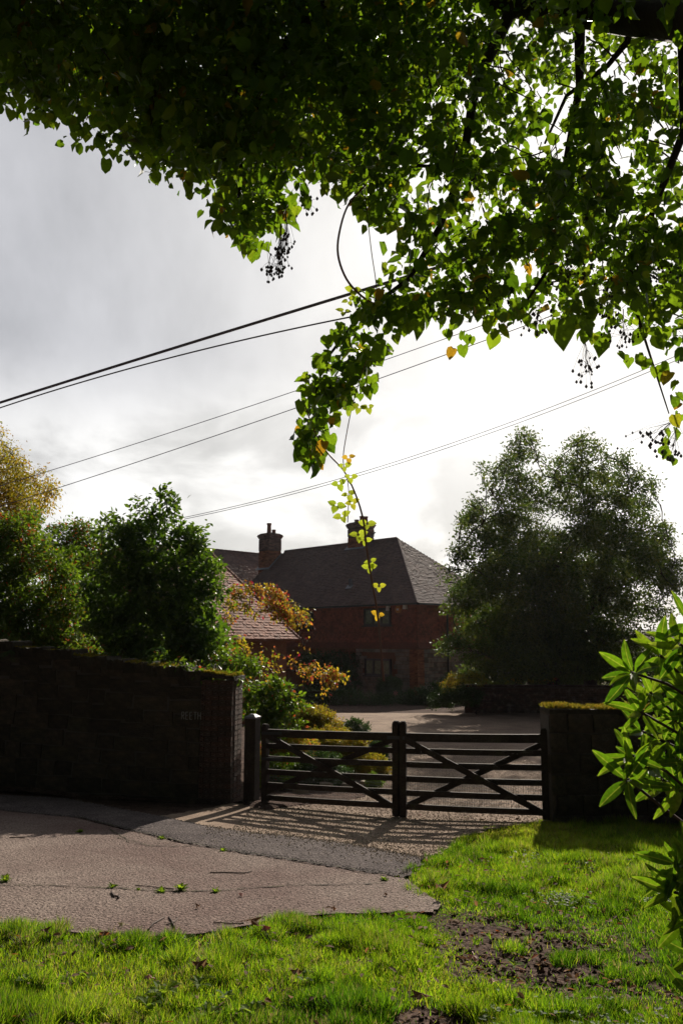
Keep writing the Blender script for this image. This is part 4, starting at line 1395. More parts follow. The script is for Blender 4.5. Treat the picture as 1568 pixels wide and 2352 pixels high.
lilac_flowers()
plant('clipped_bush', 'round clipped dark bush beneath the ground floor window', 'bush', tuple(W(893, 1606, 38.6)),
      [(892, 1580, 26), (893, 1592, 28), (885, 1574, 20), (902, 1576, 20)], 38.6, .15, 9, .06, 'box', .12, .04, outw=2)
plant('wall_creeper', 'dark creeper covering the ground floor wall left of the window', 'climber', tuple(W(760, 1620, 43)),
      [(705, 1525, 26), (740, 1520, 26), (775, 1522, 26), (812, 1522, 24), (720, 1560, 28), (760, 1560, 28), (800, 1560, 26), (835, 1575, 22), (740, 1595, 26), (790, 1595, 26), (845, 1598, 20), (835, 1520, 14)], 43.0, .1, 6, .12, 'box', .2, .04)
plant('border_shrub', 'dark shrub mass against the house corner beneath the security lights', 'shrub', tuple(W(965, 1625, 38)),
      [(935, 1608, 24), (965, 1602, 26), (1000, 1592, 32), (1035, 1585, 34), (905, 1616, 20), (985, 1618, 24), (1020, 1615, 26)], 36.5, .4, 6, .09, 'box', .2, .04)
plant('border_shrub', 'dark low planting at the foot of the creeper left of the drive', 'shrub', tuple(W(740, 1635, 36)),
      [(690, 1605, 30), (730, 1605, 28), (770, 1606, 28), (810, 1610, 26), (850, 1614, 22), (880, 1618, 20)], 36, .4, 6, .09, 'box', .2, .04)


def star_flower():
    c = W(908, 1592, 36.5)
    o = empty('pale_flower', c, 0, 'single pale star shaped bloom among the dark border plants', 'flower')
    m = MB()
    for k in range(6):
        t = k * math.pi / 3 + .4
        d = Vector((math.cos(t), -.2, math.sin(t))); s = Vector((-math.sin(t), 0, math.cos(t))) * .02
        m.add([Vector((0, 0, 0)), d * .07 + s, d * .14, d * .07 - s], [(0, 1, 2, 3)])
    m.build('petals', M['flower'], o)
    MB().tube([(0, .02, 0), (0.01, .03, -.4), (0, .03, Tz(c.x, c.y) - c.z)], .006, 5).build('stalk', M['twig'], o)


star_flower()
# left group, far to near
plant('autumn_tree', 'tall yellowing tree at the left edge of the picture', 'tree', (-12.5, 30, Tz(-12, 30)),
      [(0, 1010, 26, .4), (20, 1040, 30, .5), (-20, 1060, 60), (40, 1080, 46, .8), (85, 1100, 38, .7), (10, 1110, 70), (60, 1140, 54), (105, 1140, 32, .7), (120, 1128, 20, .7), (0, 1180, 80), (60, 1195, 42), (-60, 1130, 80), (-50, 1000, 60), (-40, 1230, 90), (20, 1240, 60)],
      30, 1.5, 2.6, .11, 'larch', .4, .22, 4, 2, droop=.9)
plant('laurel_shrub', 'bushy green shrub between the tall yellow tree and the camellia', 'shrub', (-7.5, 22, Tz(-7.5, 22)),
      [(165, 1225, 34), (195, 1220, 28), (130, 1250, 40), (180, 1270, 50), (210, 1260, 36), (150, 1310, 60), (200, 1330, 60), (190, 1380, 60)], 22, .6, 4.5, .11, 'photinia', .3, .08, stems=2)
plant('red_tipped_shrub', 'large red tipped green shrub behind the left end of the wall', 'shrub', (-6.6, 16.5, Tz(-6.6, 16.5)),
      [(20, 1210, 40), (-20, 1230, 60), (70, 1215, 40), (60, 1265, 62), (120, 1290, 55), (0, 1290, 80), (150, 1335, 46), (60, 1345, 80), (130, 1390, 62), (20, 1410, 80), (90, 1440, 70), (160, 1440, 50), (180, 1390, 30), (40, 1480, 60), (-40, 1400, 90), (190, 1480, 42), (120, 1490, 50)],
      16.5, .5, 4.5, .095, 'photinia', .24, .07, stems=3)
plant('camellia', 'big glossy dark green camellia rising above the middle of the wall', 'shrub', (-3.5, 14.8, Tz(-3.5, 14.8)),
      [(375, 1135, 20, .5), (385, 1160, 26, .6), (318, 1160, 18, .4), (325, 1190, 24, .5), (255, 1195, 18, .5), (250, 1225, 34, .7), (300, 1235, 44), (370, 1205, 44, .8), (420, 1240, 46), (450, 1260, 34), (340, 1270, 62), (270, 1290, 62), (410, 1300, 66), (465, 1320, 44), (480, 1350, 32),
       (240, 1350, 54), (320, 1350, 76), (400, 1380, 76), (455, 1400, 56), (250, 1420, 62), (330, 1430, 76), (410, 1455, 70), (460, 1460, 50), (280, 1490, 60), (360, 1500, 60), (440, 1510, 56), (225, 1390, 36), (500, 1480, 34)],
      14.8, .45, 4.6, .105, 'camellia', .20, .06, stems=3, tmpl=OVAL, twigs=1, outw=.6, twr=.006)


def camellia_shoots():
    r = bpy.data.objects['camellia']; o = Vector(r.location)
    P = []; D = []
    for px, py, h in ((385, 1108, 60), (372, 1125, 50), (320, 1140, 60), (330, 1150, 40), (262, 1170, 70), (245, 1185, 40), (300, 1165, 40), (400, 1135, 50), (350, 1150, 50), (420, 1180, 50), (445, 1205, 50), (470, 1230, 50), (480, 1265, 40), (280, 1205, 40), (235, 1215, 40), (500, 1325, 30), (460, 1245, 40)):
        y = 14.8 + random.uniform(-.3, .3)
        pts = bez(W(px + random.gauss(0, 8), py + h, y), W(px, py, y), .06, 6, .02)
        MB().tube([p - o for p in pts], [.007, .006, .005, .0045, .004, .003, .002], 4).build('shoot', M['twig'], r)
        for k in range(15):
            t = random.uniform(.15, 1.0); i = min(5, int(t * 6)); q = pts[i].lerp(pts[i + 1], t * 6 - i)
            P.append(tuple(q - o)); a = random.uniform(0, 6.28); D.append((math.cos(a), math.sin(a), random.uniform(.1, .9)))
    P = np.array(P); D = np.array(D)
    k = link('shoot_leaves', scatter_mesh('shoot_leaves', OVAL[0], OVAL[1], P, frames(D, rdirs(len(P)) + [0, -.4, .6]), rng.uniform(.08, .14, len(P)), M['camellia'], rng.uniform(.4, 1, len(P))), r); k['kind'] = 'stuff'


camellia_shoots()
plant('autumn_dogwood', 'multi stemmed dogwood with yellow and red autumn leaves before the outbuilding', 'shrub', tuple(W(610, 1615, 18.5)),
      [(545, 1362, 18), (580, 1358, 20), (620, 1362, 20), (650, 1378, 22), (665, 1405, 22), (610, 1392, 20, .6), (560, 1388, 16, .5), (530, 1385, 14), (690, 1410, 18, .6), (705, 1430, 12, .5), (675, 1425, 18, .6), (640, 1405, 22, .7), (585, 1405, 16, .4),
       (700, 1480, 12, .15), (640, 1500, 30, .07), (590, 1500, 34, .10), (670, 1520, 26, .10), (540, 1480, 26, .4), (720, 1540, 16, .6), (750, 1548, 18, .9), (780, 1552, 16, .9), (765, 1570, 12, .5), (700, 1545, 20, .4), (560, 1540, 30, .4), (620, 1550, 30, .2), (740, 1590, 14, .15), (520, 1430, 22, .5), (515, 1520, 26, .5)],
      18.5, .5, 3.7, .085, 'acer', .15, .035, 1.0, 4, tmpl=OVAL, stems=4, droop=.7, twr=.007, outw=.5)
plant('mixed_shrub', 'loose green and bronze shrub leaning over the wall end', 'shrub', tuple(W(520, 1600, 14.2)),
      [(500, 1530, 34), (540, 1520, 30), (470, 1545, 26), (560, 1545, 26), (440, 1535, 22), (520, 1560, 26), (590, 1530, 24, .7), (430, 1480, 26), (480, 1500, 26), (410, 1528, 16, .8, -1.75), (450, 1540, 16, .8, -1.75), (490, 1550, 16, .8, -1.75), (528, 1558, 14, .8, -1.75), (370, 1515, 14, .7, -1.7), (548, 1566, 12, .8, -1.75)], 14.2, .25, 3.2, .08, 'photinia', .14, .03, stems=2, tmpl=OVAL, twr=.006)
plant('leafy_shrub', 'bright green leafy shrub filling the gap behind the gatepost', 'shrub', tuple(W(625, 1690, 14.5)),
      [(590, 1585, 26), (620, 1580, 28), (650, 1595, 26), (600, 1615, 34), (640, 1625, 36), (670, 1620, 22), (610, 1650, 36), (650, 1660, 34), (630, 1690, 30), (590, 1640, 22)], 14.5, .3, 4.5, .085, 'photinia', .16, .03, stems=2, tmpl=OVAL)
# low clipped azaleas along the bed edge
az = [('low rounded azalea mound nearest the gatepost with reddish tips', 14.6, [(650, 1730, 34), (690, 1725, 30), (620, 1745, 30), (670, 1760, 40)], 'acer'),
      ('long golden azalea hedge sloping down behind the left gate', 16.5, [(690, 1650, 24), (720, 1655, 26), (750, 1668, 24), (775, 1682, 16), (700, 1680, 30), (740, 1690, 26)], 'azalea'),
      ('small flat topped clipped shrub at the top edge of the bed', 18.5, [(808, 1675, 16), (832, 1678, 14), (795, 1680, 12)], 'box'),
      ('round golden clipped azalea halfway along the left gate', 15.2, [(790, 1715, 24), (815, 1722, 22), (770, 1728, 24), (800, 1742, 24)], 'azalea'),
      ('dark clipped azalea right of the golden round one', 16.2, [(850, 1718, 20), (872, 1728, 18), (835, 1735, 22), (870, 1750, 18)], 'box'),
      ('olive azalea beside the gravel nearest the gate middle', 14.9, [(830, 1760, 26), (862, 1764, 22), (880, 1772, 14), (800, 1770, 24)], 'azalea'),
      ('golden azalea with low spreading top in the middle of the bed', 15.6, [(740, 1705, 24), (765, 1700, 20), (720, 1712, 22)], 'azalea'),
      ('deep green azalea between the gatepost and the brace of the gate', 13.6, [(625, 1775, 30), (655, 1770, 28), (640, 1805, 28)], 'photinia'),
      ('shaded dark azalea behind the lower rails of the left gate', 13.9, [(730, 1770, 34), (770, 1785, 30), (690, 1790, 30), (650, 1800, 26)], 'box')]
for lab, y, bl, mt in az:
    c = bl[len(bl) // 2]
    b = W(c[0], c[1], y); b.z = Tz(b.x, b.y)
    bl = [(q[0], q[1] - 4, q[2] * 1.35) for q in bl]
    plant('azalea', lab, 'shrub', tuple(b), bl, y, .15, 7, .045, mt, .09, .02, stems=2, group='clipped azaleas in the bed', outw=1.5, twr=.005)


def bed_details():
    # a ball of pale heather and edging stones
    b = W(858, 1800, 13.9); b.z = Tz(b.x, b.y)
    plant('heather', 'small bright green cushion plant at the bed edge by the gate middle', 'plant', tuple(b), [(858, 1793, 15), (850, 1797, 12), (867, 1798, 12)], 13.8, .05, 7, .03, 'weed', .06, .01, outw=1.5, twr=.004)
    for i, (px, py, l, h, lab) in enumerate(((690, 1830, .32, .12, 'flat pale edging stone behind the bottom rail'), (748, 1822, .30, .14, 'mossy edging stone left of the cushion plant'), (800, 1818, .34, .12, 'long edging stone in front of the cushion plant'), (838, 1812, .2, .12, 'squat edging stone touching the cushion plant'))):
        p = G(px, py)
        vs = []
        for z in (0, 1):
            for k in range(7):
                t = k * 2 * math.pi / 7; rr = (1 - .25 * z) * random.uniform(.85, 1.1)
                vs.append((l / 2 * rr * math.cos(t), l / 3 * rr * math.sin(t), (h * z * random.uniform(.85, 1.1)) - .03))
        s = MB().add(vs, [tuple(range(6, -1, -1)), tuple(range(7, 14))] + [(k, (k + 1) % 7, 7 + (k + 1) % 7, 7 + k) for k in range(7)]).build('edging_stone', M['stonesmall'])
        s.location = (p.x, p.y, Tz(p.x, p.y) + .05); s.rotation_euler = (0, 0, random.uniform(-.4, .4))
        tag(s, lab, 'stone', 'edging stones of the bed')


bed_details()

# ------------------------------------------------------------------ THE OVERHANGING TREE
TX, TY = 5.2, -1.2
tree = empty('overhanging_lime', (TX, TY, Tz(TX, TY)), 0, 'leafy lime tree overhead whose boughs hang across the top of the view', 'tree')
TO = np.array(tree.location)


def poly_sample(poly, n):
    P = np.array(poly, float); lo, hi = P.min(0), P.max(0); out = []
    k = 0
    while k < n:
        q = rng.uniform(lo, hi, (n * 2, 2)); q = q[inpoly(q, poly)]
        out.append(q); k += len(q)
    return np.concatenate(out)[:n]


def px_to_world(q, Y):
    b = (1176 - q[:, 1]) / FPX
    rx = (q[:, 0] - 784) / FPX; ry = CP - b * SP; rz_ = SP + b * CP
    t = Y / ry
    return np.stack([rx * t, Y, CAM_Z + rz_ * t], 1)


def clumpify(poly, nclump, per, sig, y0, y1):
    c = poly_sample(poly, nclump)
    Yc = rng.uniform(y0, y1, nclump)
    k = np.repeat(np.arange(nclump), per)
    q = c[k] + rng.normal(size=(len(k), 2)) * sig
    Y = Yc[k] + rng.normal(size=len(k)) * .16
    return px_to_world(q, Y)


POLY_A = [(-200, -260), (1010, -260), (1000, 180), (930, 300), (860, 400), (800, 395), (740, 385), (680, 405), (630, 450), (600, 490), (560, 490), (500, 420), (440, 370), (350, 345), (270, 305), (200, 265), (140, 235), (60, 212), (-200, 180)]
POLY_C = [(850, 430), (930, 310), (1000, 180), (1010, -260), (1760, -260), (1760, 860), (1560, 800), (1500, 745), (1370, 720), (1270, 725), (1130, 735), (1040, 760), (980, 700), (890, 640), (950, 570), (970, 510), (910, 500), (850, 500)]
POLY_D = [(880, 640), (980, 690), (930, 750), (880, 775), (840, 860), (790, 915), (750, 960), (735, 1060), (700, 1060), (700, 970), (712, 880), (770, 790), (820, 710)]
POLY_A2 = [(-300, -700), (1010, -700), (1000, 150), (920, 250), (830, 320), (680, 340), (600, 420), (520, 380), (440, 320), (270, 250), (140, 180), (60, 150), (-300, 110)]
POLY_C2 = [(900, 400), (960, 250), (1000, 150), (1010, -700), (1900, -700), (1900, 640), (1560, 580), (1370, 560), (1200, 580), (1000, 580)]
parts = [clumpify(POLY_A, 900, 30, 32, 4.3, 6.6), clumpify(POLY_C, 370, 27, 21, 4.2, 6.0), clumpify([(1000, -260), (1760, -260), (1760, 300), (1500, 260), (1200, 300), (1000, 300)], 90, 22, 22, 4.6, 6.4), clumpify(POLY_D, 40, 14, 15, 4.5, 4.9)]
parts.append(clumpify([(490, 505), (520, 470), (560, 470), (640, 440), (650, 500), (620, 545), (585, 570), (545, 535), (505, 525)], 16, 12, 14, 4.5, 5.0))
parts.append(clumpify([(800, 420), (900, 420), (930, 490), (880, 520), (850, 520), (830, 470)], 12, 12, 14, 4.5, 5.2))
mass = np.concatenate(parts)
back = np.concatenate([clumpify(POLY_A2, 900, 22, 30, 6.2, 10.0), clumpify(POLY_C2, 130, 14, 26, 6.0, 9.0)])
# the crown carries on overhead and behind, over the trunk
n = 15000
over = np.stack([rng.uniform(-8, 9, n), rng.uniform(-8, 5.0, n), rng.uniform(5.0, 10, n)], 1)
r2 = ((over[:, 0] - .5) / 8.5) ** 2 + ((over[:, 1] + 1.5) / 7.0) ** 2 + ((over[:, 2] - 6.5) / 4.2) ** 2
over = over[(r2 < 1) & (over[:, 2] > 2.6 + np.maximum(0, over[:, 1]) * 1.18)]


def lime_leaves(P, size, name, tmpl, facing=.6):
    n = len(P)
    d = rdirs(n) * .9 + np.array([0, -.15, -.75])
    nr = rdirs(n) * .9 + np.array([0, -.2, .8])
    v = np.clip(rng.beta(1.7, 2.4, n) * .92, 0, 1); v[rng.random(n) < .03] = .98
    me = scatter_mesh(name, tmpl[0], tmpl[1], P - TO, frames(d, nr), size * rng.choice([.55, .75, .9, 1.05, 1.25, 1.6], n) * rng.uniform(.85, 1.15, n), M['lime'], v)
    o = link(name, me, tree); o['kind'] = 'stuff'


pick = rng.random(len(mass))
BROAD = ([(0, 0, 0), (0, .4, -.05), (0, .75, -.08), (.04, 1.0, -.2), (.26, .04, .08), (.40, .32, .02), (.30, .70, .10), (-.22, -.04, -.04), (-.44, .28, .10), (-.26, .74, -.04)], [(0, 4, 5, 1), (1, 5, 6, 2), (2, 6, 3), (0, 1, 8, 7), (1, 2, 9, 8), (2, 3, 9)])
CURLED = ([(0, 0, 0), (0, .35, .06), (0, .7, .02), (0, .95, -.22), (.16, -.06, .16), (.30, .25, .26), (.24, .62, .20), (-.16, -.06, .14), (-.30, .25, .24), (-.26, .62, .16)], BROAD[1])
lime_leaves(mass[pick < .4], .061, 'leaves', HEART)
lime_leaves(mass[(pick >= .4) & (pick < .75)], .064, 'leaves', BROAD)
lime_leaves(mass[pick >= .75], .066, 'leaves', CURLED)
lime_leaves(back, .125, 'leaves', OVAL)
lime_leaves(over, .17, 'leaves', LEAF2)

# the leaves that show largest: along the lower fringe, each its own part
def fringe():
    protos = []
    for q in range(8):
        tv = np.array(HEART[0], float)
        tv[:, 2] *= rng.uniform(.4, 2.2); tv[:, 0] *= rng.uniform(.85, 1.1)
        tv[:, :2] += rng.normal(0, .045, (len(tv), 2)); tv[:, 2] += rng.normal(0, .04, len(tv))
        me = np_mesh('leaf', tv, np.concatenate([np.array(f) for f in HEART[1]]), np.concatenate([[0], np.cumsum([len(f) for f in HEART[1]])[:-1]]), M['lime'], np.full(len(HEART[1]), [.3, .45, .55, .6, .5, .35, .7, .99][q]))
        protos.append(me)
    edge = [(0, 225), (30, 235), (65, 250), (110, 275), (150, 282), (185, 292), (200, 330), (240, 352), (290, 365), (335, 378), (352, 395), (400, 388), (445, 410), (480, 435), (515, 455), (525, 475), (495, 515), (520, 535), (550, 545), (582, 572), (612, 550), (630, 520), (655, 480), (690, 450), (740, 430), (790, 425), (825, 470), (850, 525), (880, 520), (910, 510), (950, 525),
            (930, 560), (900, 590), (885, 640), (850, 690), (800, 750), (765, 780), (735, 825), (712, 870), (700, 930), (690, 985), (700, 1060), (720, 1075), (742, 1020), (760, 960), (800, 930), (845, 890), (850, 830), (870, 800), (905, 770), (945, 745), (985, 715), (1030, 755), (1045, 790), (1080, 775), (1120, 760), (1160, 745), (1200, 735), (1240, 745), (1290, 745), (1330, 745), (1370, 780), (1420, 815), (1470, 830), (1510, 840), (1545, 880), (1565, 930), (1540, 990), (1525, 1030), (1556, 1070)]
    cnt = 0
    spots = []
    for i in range(len(edge) - 1):
        a, b = edge[i], edge[i + 1]
        L = math.hypot(b[0] - a[0], b[1] - a[1]); k = max(2, int(L / 12.5))
        for j in range(k):
            t = (j + random.random()) / k
            spots.append((a[0] + (b[0] - a[0]) * t + random.gauss(0, 9), a[1] + (b[1] - a[1]) * t + random.gauss(-6, 10)))
    random.shuffle(spots)
    for px, py in spots[:292]:
        p = W(px, py, random.uniform(4.25, 4.9))
        o = link('leaf', random.choice(protos), tree)
        d = Vector((random.gauss(0, .45), random.gauss(0, .25), -1)).normalized()
        nr = Vector((random.gauss(0, .5), -1, random.gauss(.35, .4)))
        x = d.cross(nr).normalized(); z = x.cross(d)
        s = random.uniform(.045, .085)
        o.matrix_local = Matrix.Translation(p - tree.location) @ (Matrix((x, d, z)).transposed().to_4x4()) @ Matrix.Diagonal((s, s, s, 1))
    for px, py, s, v in ((1290, 735, .17, 3), (1335, 720, .14, 2), (958, 735, .11, 4), (870, 790, .12, 5), (735, 820, .11, 4), (1490, 150, .13, 4), (1545, 660, .13, 1), (1530, 20, .15, 4)):
        p = W(px, py, 4.2); o = link('leaf', protos[v], tree)
        d = Vector((random.gauss(0, .25), 0, -1)).normalized(); nr = Vector((random.gauss(0, .3), -1, .25)); x = d.cross(nr).normalized(); z = x.cross(d)
        o.matrix_local = Matrix.Translation(p - tree.location) @ (Matrix((x, d, z)).transposed().to_4x4()) @ Matrix.Diagonal((s, s, s, 1))


fringe()


def boughs():
    t = MB()
    z0 = 0
    t.tube([(0, 0, -.3), (0, 0, .6), (-.05, .1, 2.0), (-.2, .3, 3.6), (-.3, .5, 5.5), (-.6, .8, 7.8)], [.55, .40, .34, .30, .24, .12], 14)
    t.build('trunk', M['bark'], tree)
    o = Vector(tree.location)

    def limb(pts, radii, name='limb', n=8):
        MB().tube([Vector(p) - o for p in pts], radii, n).build(name, M['bark'], tree)
    hub = o + Vector((-.2, .3, 3.6)); hub2 = o + Vector((-.3, .5, 5.3))
    limb([hub, W(1800, 100, 3.2), W(1568, 50, 4.3), W(1450, 42, 4.6), W(1330, 28, 4.9), W(1180, 12, 5.2), W(1000, -30, 5.5), W(700, -60, 5.6), W(380, 40, 5.7), W(150, 110, 5.8)],
         [.20, .15, .115, .108, .10, .085, .06, .045, .03, .012], n=10)
    limb([hub2, Vector((2.4, 2.5, 6.2)), W(900, -150, 4.6), W(640, 120, 5.1), W(560, 330, 5.2), W(545, 480, 5.0)], [.16, .10, .06, .04, .022, .008])
    limb([W(1180, 10, 5.2), W(1090, 200, 5.2), W(1060, 390, 5.1), W(1010, 520, 5.0), W(940, 640, 4.9), W(830, 720, 4.8), W(745, 830, 4.7), W(715, 940, 4.7)], [.05, .035, .028, .022, .016, .012, .008, .004])
    limb([W(1330, 22, 4.9), W(1330, 200, 5.2), W(1290, 420, 5.2), W(1270, 600, 5.0), W(1190, 720, 4.9)], [.045, .03, .022, .014, .006])
    limb([W(1450, 40, 4.6), W(1440, 95, 4.7), W(1395, 150, 4.9), W(1300, 220, 5.1), W(1250, 330, 5.2)], [.03, .022, .018, .014, .008])
    limb([W(1568, 42, 4.3), W(1570, 300, 4.5), W(1500, 480, 4.7), W(1440, 650, 4.8), W(1480, 780, 4.8), W(1535, 950, 4.8)], [.04, .028, .02, .014, .008, .004])
    limb([W(1290, 420, 5.2), W(1360, 520, 5.3), W(1440, 600, 5.3), W(1540, 660, 5.3)], [.018, .014, .01, .006])
    limb([W(1060, 390, 5.1), W(960, 380, 5.2), W(880, 395, 5.2), W(840, 410, 5.2)], [.014, .012, .009, .006])
    limb([W(640, 120, 5.1), W(400, 220, 5.2), W(300, 330, 5.1)], [.02, .014, .006])
    tw = MB()
    for _ in range(170):
        px, py = random.uniform(900, 1560), random.uniform(80, 760)
        y = random.uniform(4.5, 5.8)
        e = (px + random.gauss(0, 60), py + random.uniform(30, 120))
        if not inpoly(np.array([[e[0], e[1] + 15]]), POLY_C)[0]: continue
        a = W(px, py, y); b = W(*e, y + random.uniform(-.2, .2))
        tw.tube([Vector(q) - o for q in bez(a, b, .1, 5, .03)], [.006, .005, .0045, .004, .003, .002], 4)
    for _ in range(90):
        px = random.uniform(0, 800); py = random.uniform(100, 330) + px * .12
        e = (px + random.gauss(0, 40), py + 20)
        if not inpoly(np.array([[e[0], e[1] + 8]]), POLY_A)[0]: continue
        a = W(px, py - 60, 4.8); b = W(*e, 4.7)
        tw.tube([Vector(q) - o for q in bez(a, b, .1, 4, .03)], [.006, .005, .004, .003, .002], 4)
    k = tw.build('twigs', M['twig'], tree); k['kind'] = 'stuff'

    def cluster(px, py, w, h, n, y=4.5, top=None):
        m = MB(); a = W(*(top or (px, py - h)), y)
        stem = bez(a, W(px, py, y), .05, 5, .04)
        m.tube([q - o for q in stem], [.0035, .003, .0026, .0022, .002, .0016], 4)
        for _ in range(n):
            s = stem[random.randrange(1, len(stem))]
            e = W(px + random.gauss(0, w), py + random.uniform(-h * .5, h * .5), y + random.gauss(0, .05))
            mid = s.lerp(e, .6)
            m.tube([s - o, mid - o + Vector((0, 0, .01)), e - o], [.0012, .001, .0008], 3)
            r = random.uniform(.006, .010)
            e2 = e - o
            m.lathe(e2 - Vector((0, 0, r * 1.2)), [(r * .2, 0), (r * .9, r * .8), (r, r * 1.4), (r * .2, r * 2.6)], 5, 1)
        m.build('seed_cluster', [M['twig'], M['seed']], tree)
    cluster(640, 605, 16, 70, 46, top=(655, 480)); cluster(658, 560, 12, 50, 30, top=(660, 470)); cluster(705, 478, 14, 50, 18, top=(690, 420)); cluster(622, 630, 10, 40, 16, top=(615, 560))
    cluster(1350, 855, 16, 70, 26, top=(1340, 770)); cluster(1230, 745, 16, 50, 22, top=(1240, 690)); cluster(1500, 1010, 34, 40, 26, top=(1560, 950)); cluster(1540, 1040, 20, 50, 20, top=(1555, 960)); cluster(1400, 690, 40, 80, 50); cluster(1500, 620, 40, 80, 46); cluster(1300, 640, 30, 70, 36); cluster(1430, 770, 24, 60, 30); cluster(1120, 680, 30, 50, 24)


boughs()

# bramble trailing from the tree
def bramble():
    st = [(840, 425, 4.5), (800, 470, 4.4), (780, 530, 4.35), (776, 585, 4.3), (795, 640, 4.3), (830, 680, 4.3), (866, 702, 4.35)]
    o = empty('trailing_bramble', W(705, 840, 4.5), 0, 'long thin bramble shoot dangling in front of the house roof', 'bramble')
    org = Vector(o.location)

    def sm(pts, k=5):
        P = [W(*p) for p in pts]; out = []
        for i in range(len(P) - 1):
            p0, p1, p2, p3 = P[max(i - 1, 0)], P[i], P[i + 1], P[min(i + 2, len(P) - 1)]
            for j in range(k):
                t = j / k
                out.append(.5 * ((2 * p1) + (p2 - p0) * t + (2 * p0 - 5 * p1 + 4 * p2 - p3) * t * t + (3 * p1 - p0 - 3 * p2 + p3) * t ** 3))
        out.append(P[-1]); return out
    main = sm([(700, 930, 4.5), (722, 990, 4.45), (752, 1040, 4.4), (790, 1082, 4.35), (818, 1140, 4.3), (835, 1200, 4.3), (843, 1270, 4.3), (855, 1340, 4.3), (868, 1420, 4.3), (875, 1500, 4.3), (881, 1565, 4.3)])
    MB().tube([p - org for p in main], list(np.linspace(.004, .0065, len(main))), 6).build('shoot', M['redstem'], o)
    s2 = sm([(840, 830, 4.5), (812, 920, 4.45), (795, 1000, 4.4), (788, 1060, 4.38), (800, 1120, 4.36), (798, 1200, 4.36)])
    MB().tube([p - org for p in s2], .0028, 5).build('shoot', M['redstem'], o)
    arch = sm(st)
    MB().tube([p - org for p in arch], .0065, 6).build('shoot', M['redstem'], o)
    s3 = sm([(836, 420, 4.5), (844, 500, 4.45), (853, 580, 4.42), (862, 640, 4.4), (866, 690, 4.4)])
    MB().tube([p - org for p in s3], .0028, 5).build('shoot', M['twig'], o)
    protos = []
    for q in range(4):
        tv = np.array(HEART[0], float); tv[:, 0] *= .95
        protos.append(np_mesh('leaf', tv, np.concatenate([np.array(f) for f in HEART[1]]), np.concatenate([[0], np.cumsum([len(f) for f in HEART[1]])[:-1]]), M['bramble'], np.full(len(HEART[1]), (.25, .45, .6, .95)[q])))

    def trif(px, py, y, s, v, k=3):
        c = W(px, py, y)
        a0 = random.uniform(-.5, .5)
        for i in range(k):
            t = a0 + (i - (k - 1) / 2) * 1.75
            d = Vector((math.sin(t), random.gauss(0, .2), -math.cos(t) * .9)).normalized(); nr = Vector((random.gauss(0, .25), -1, random.gauss(.2, .3)))
            x = d.cross(nr).normalized(); z = x.cross(d); ss_ = s * random.uniform(.8, 1.15)
            ob = link('leaf', protos[v], o)
            ob.matrix_local = Matrix.Translation(c - org + d * .008) @ (Matrix((x, d, z)).transposed().to_4x4()) @ Matrix.Diagonal((ss_, ss_, ss_, 1))
    for px, py, s, v in ((790, 1070, .032, 1), (805, 1095, .036, 1), (778, 1110, .04, 0), (800, 1135, .038, 1), (772, 1160, .042, 0), (785, 1185, .042, 1), (808, 1155, .036, 2), (843, 1203, .038, 1), (822, 1228, .042, 1), (838, 1240, .034, 1), (848, 1302, .036, 1), (850, 1290, .03, 1), (870, 1346, .030, 2), (868, 1411, .030, 3),
                       (812, 665, .04, 1), (825, 935, .04, 1), (845, 935, .034, 1), (800, 940, .03, 0), (790, 715, .04, 1), (800, 690, .034, 1), (800, 1050, .03, 3), (858, 700, .04, 1)):
        trif(px, py, 4.3, s, v)


bramble()

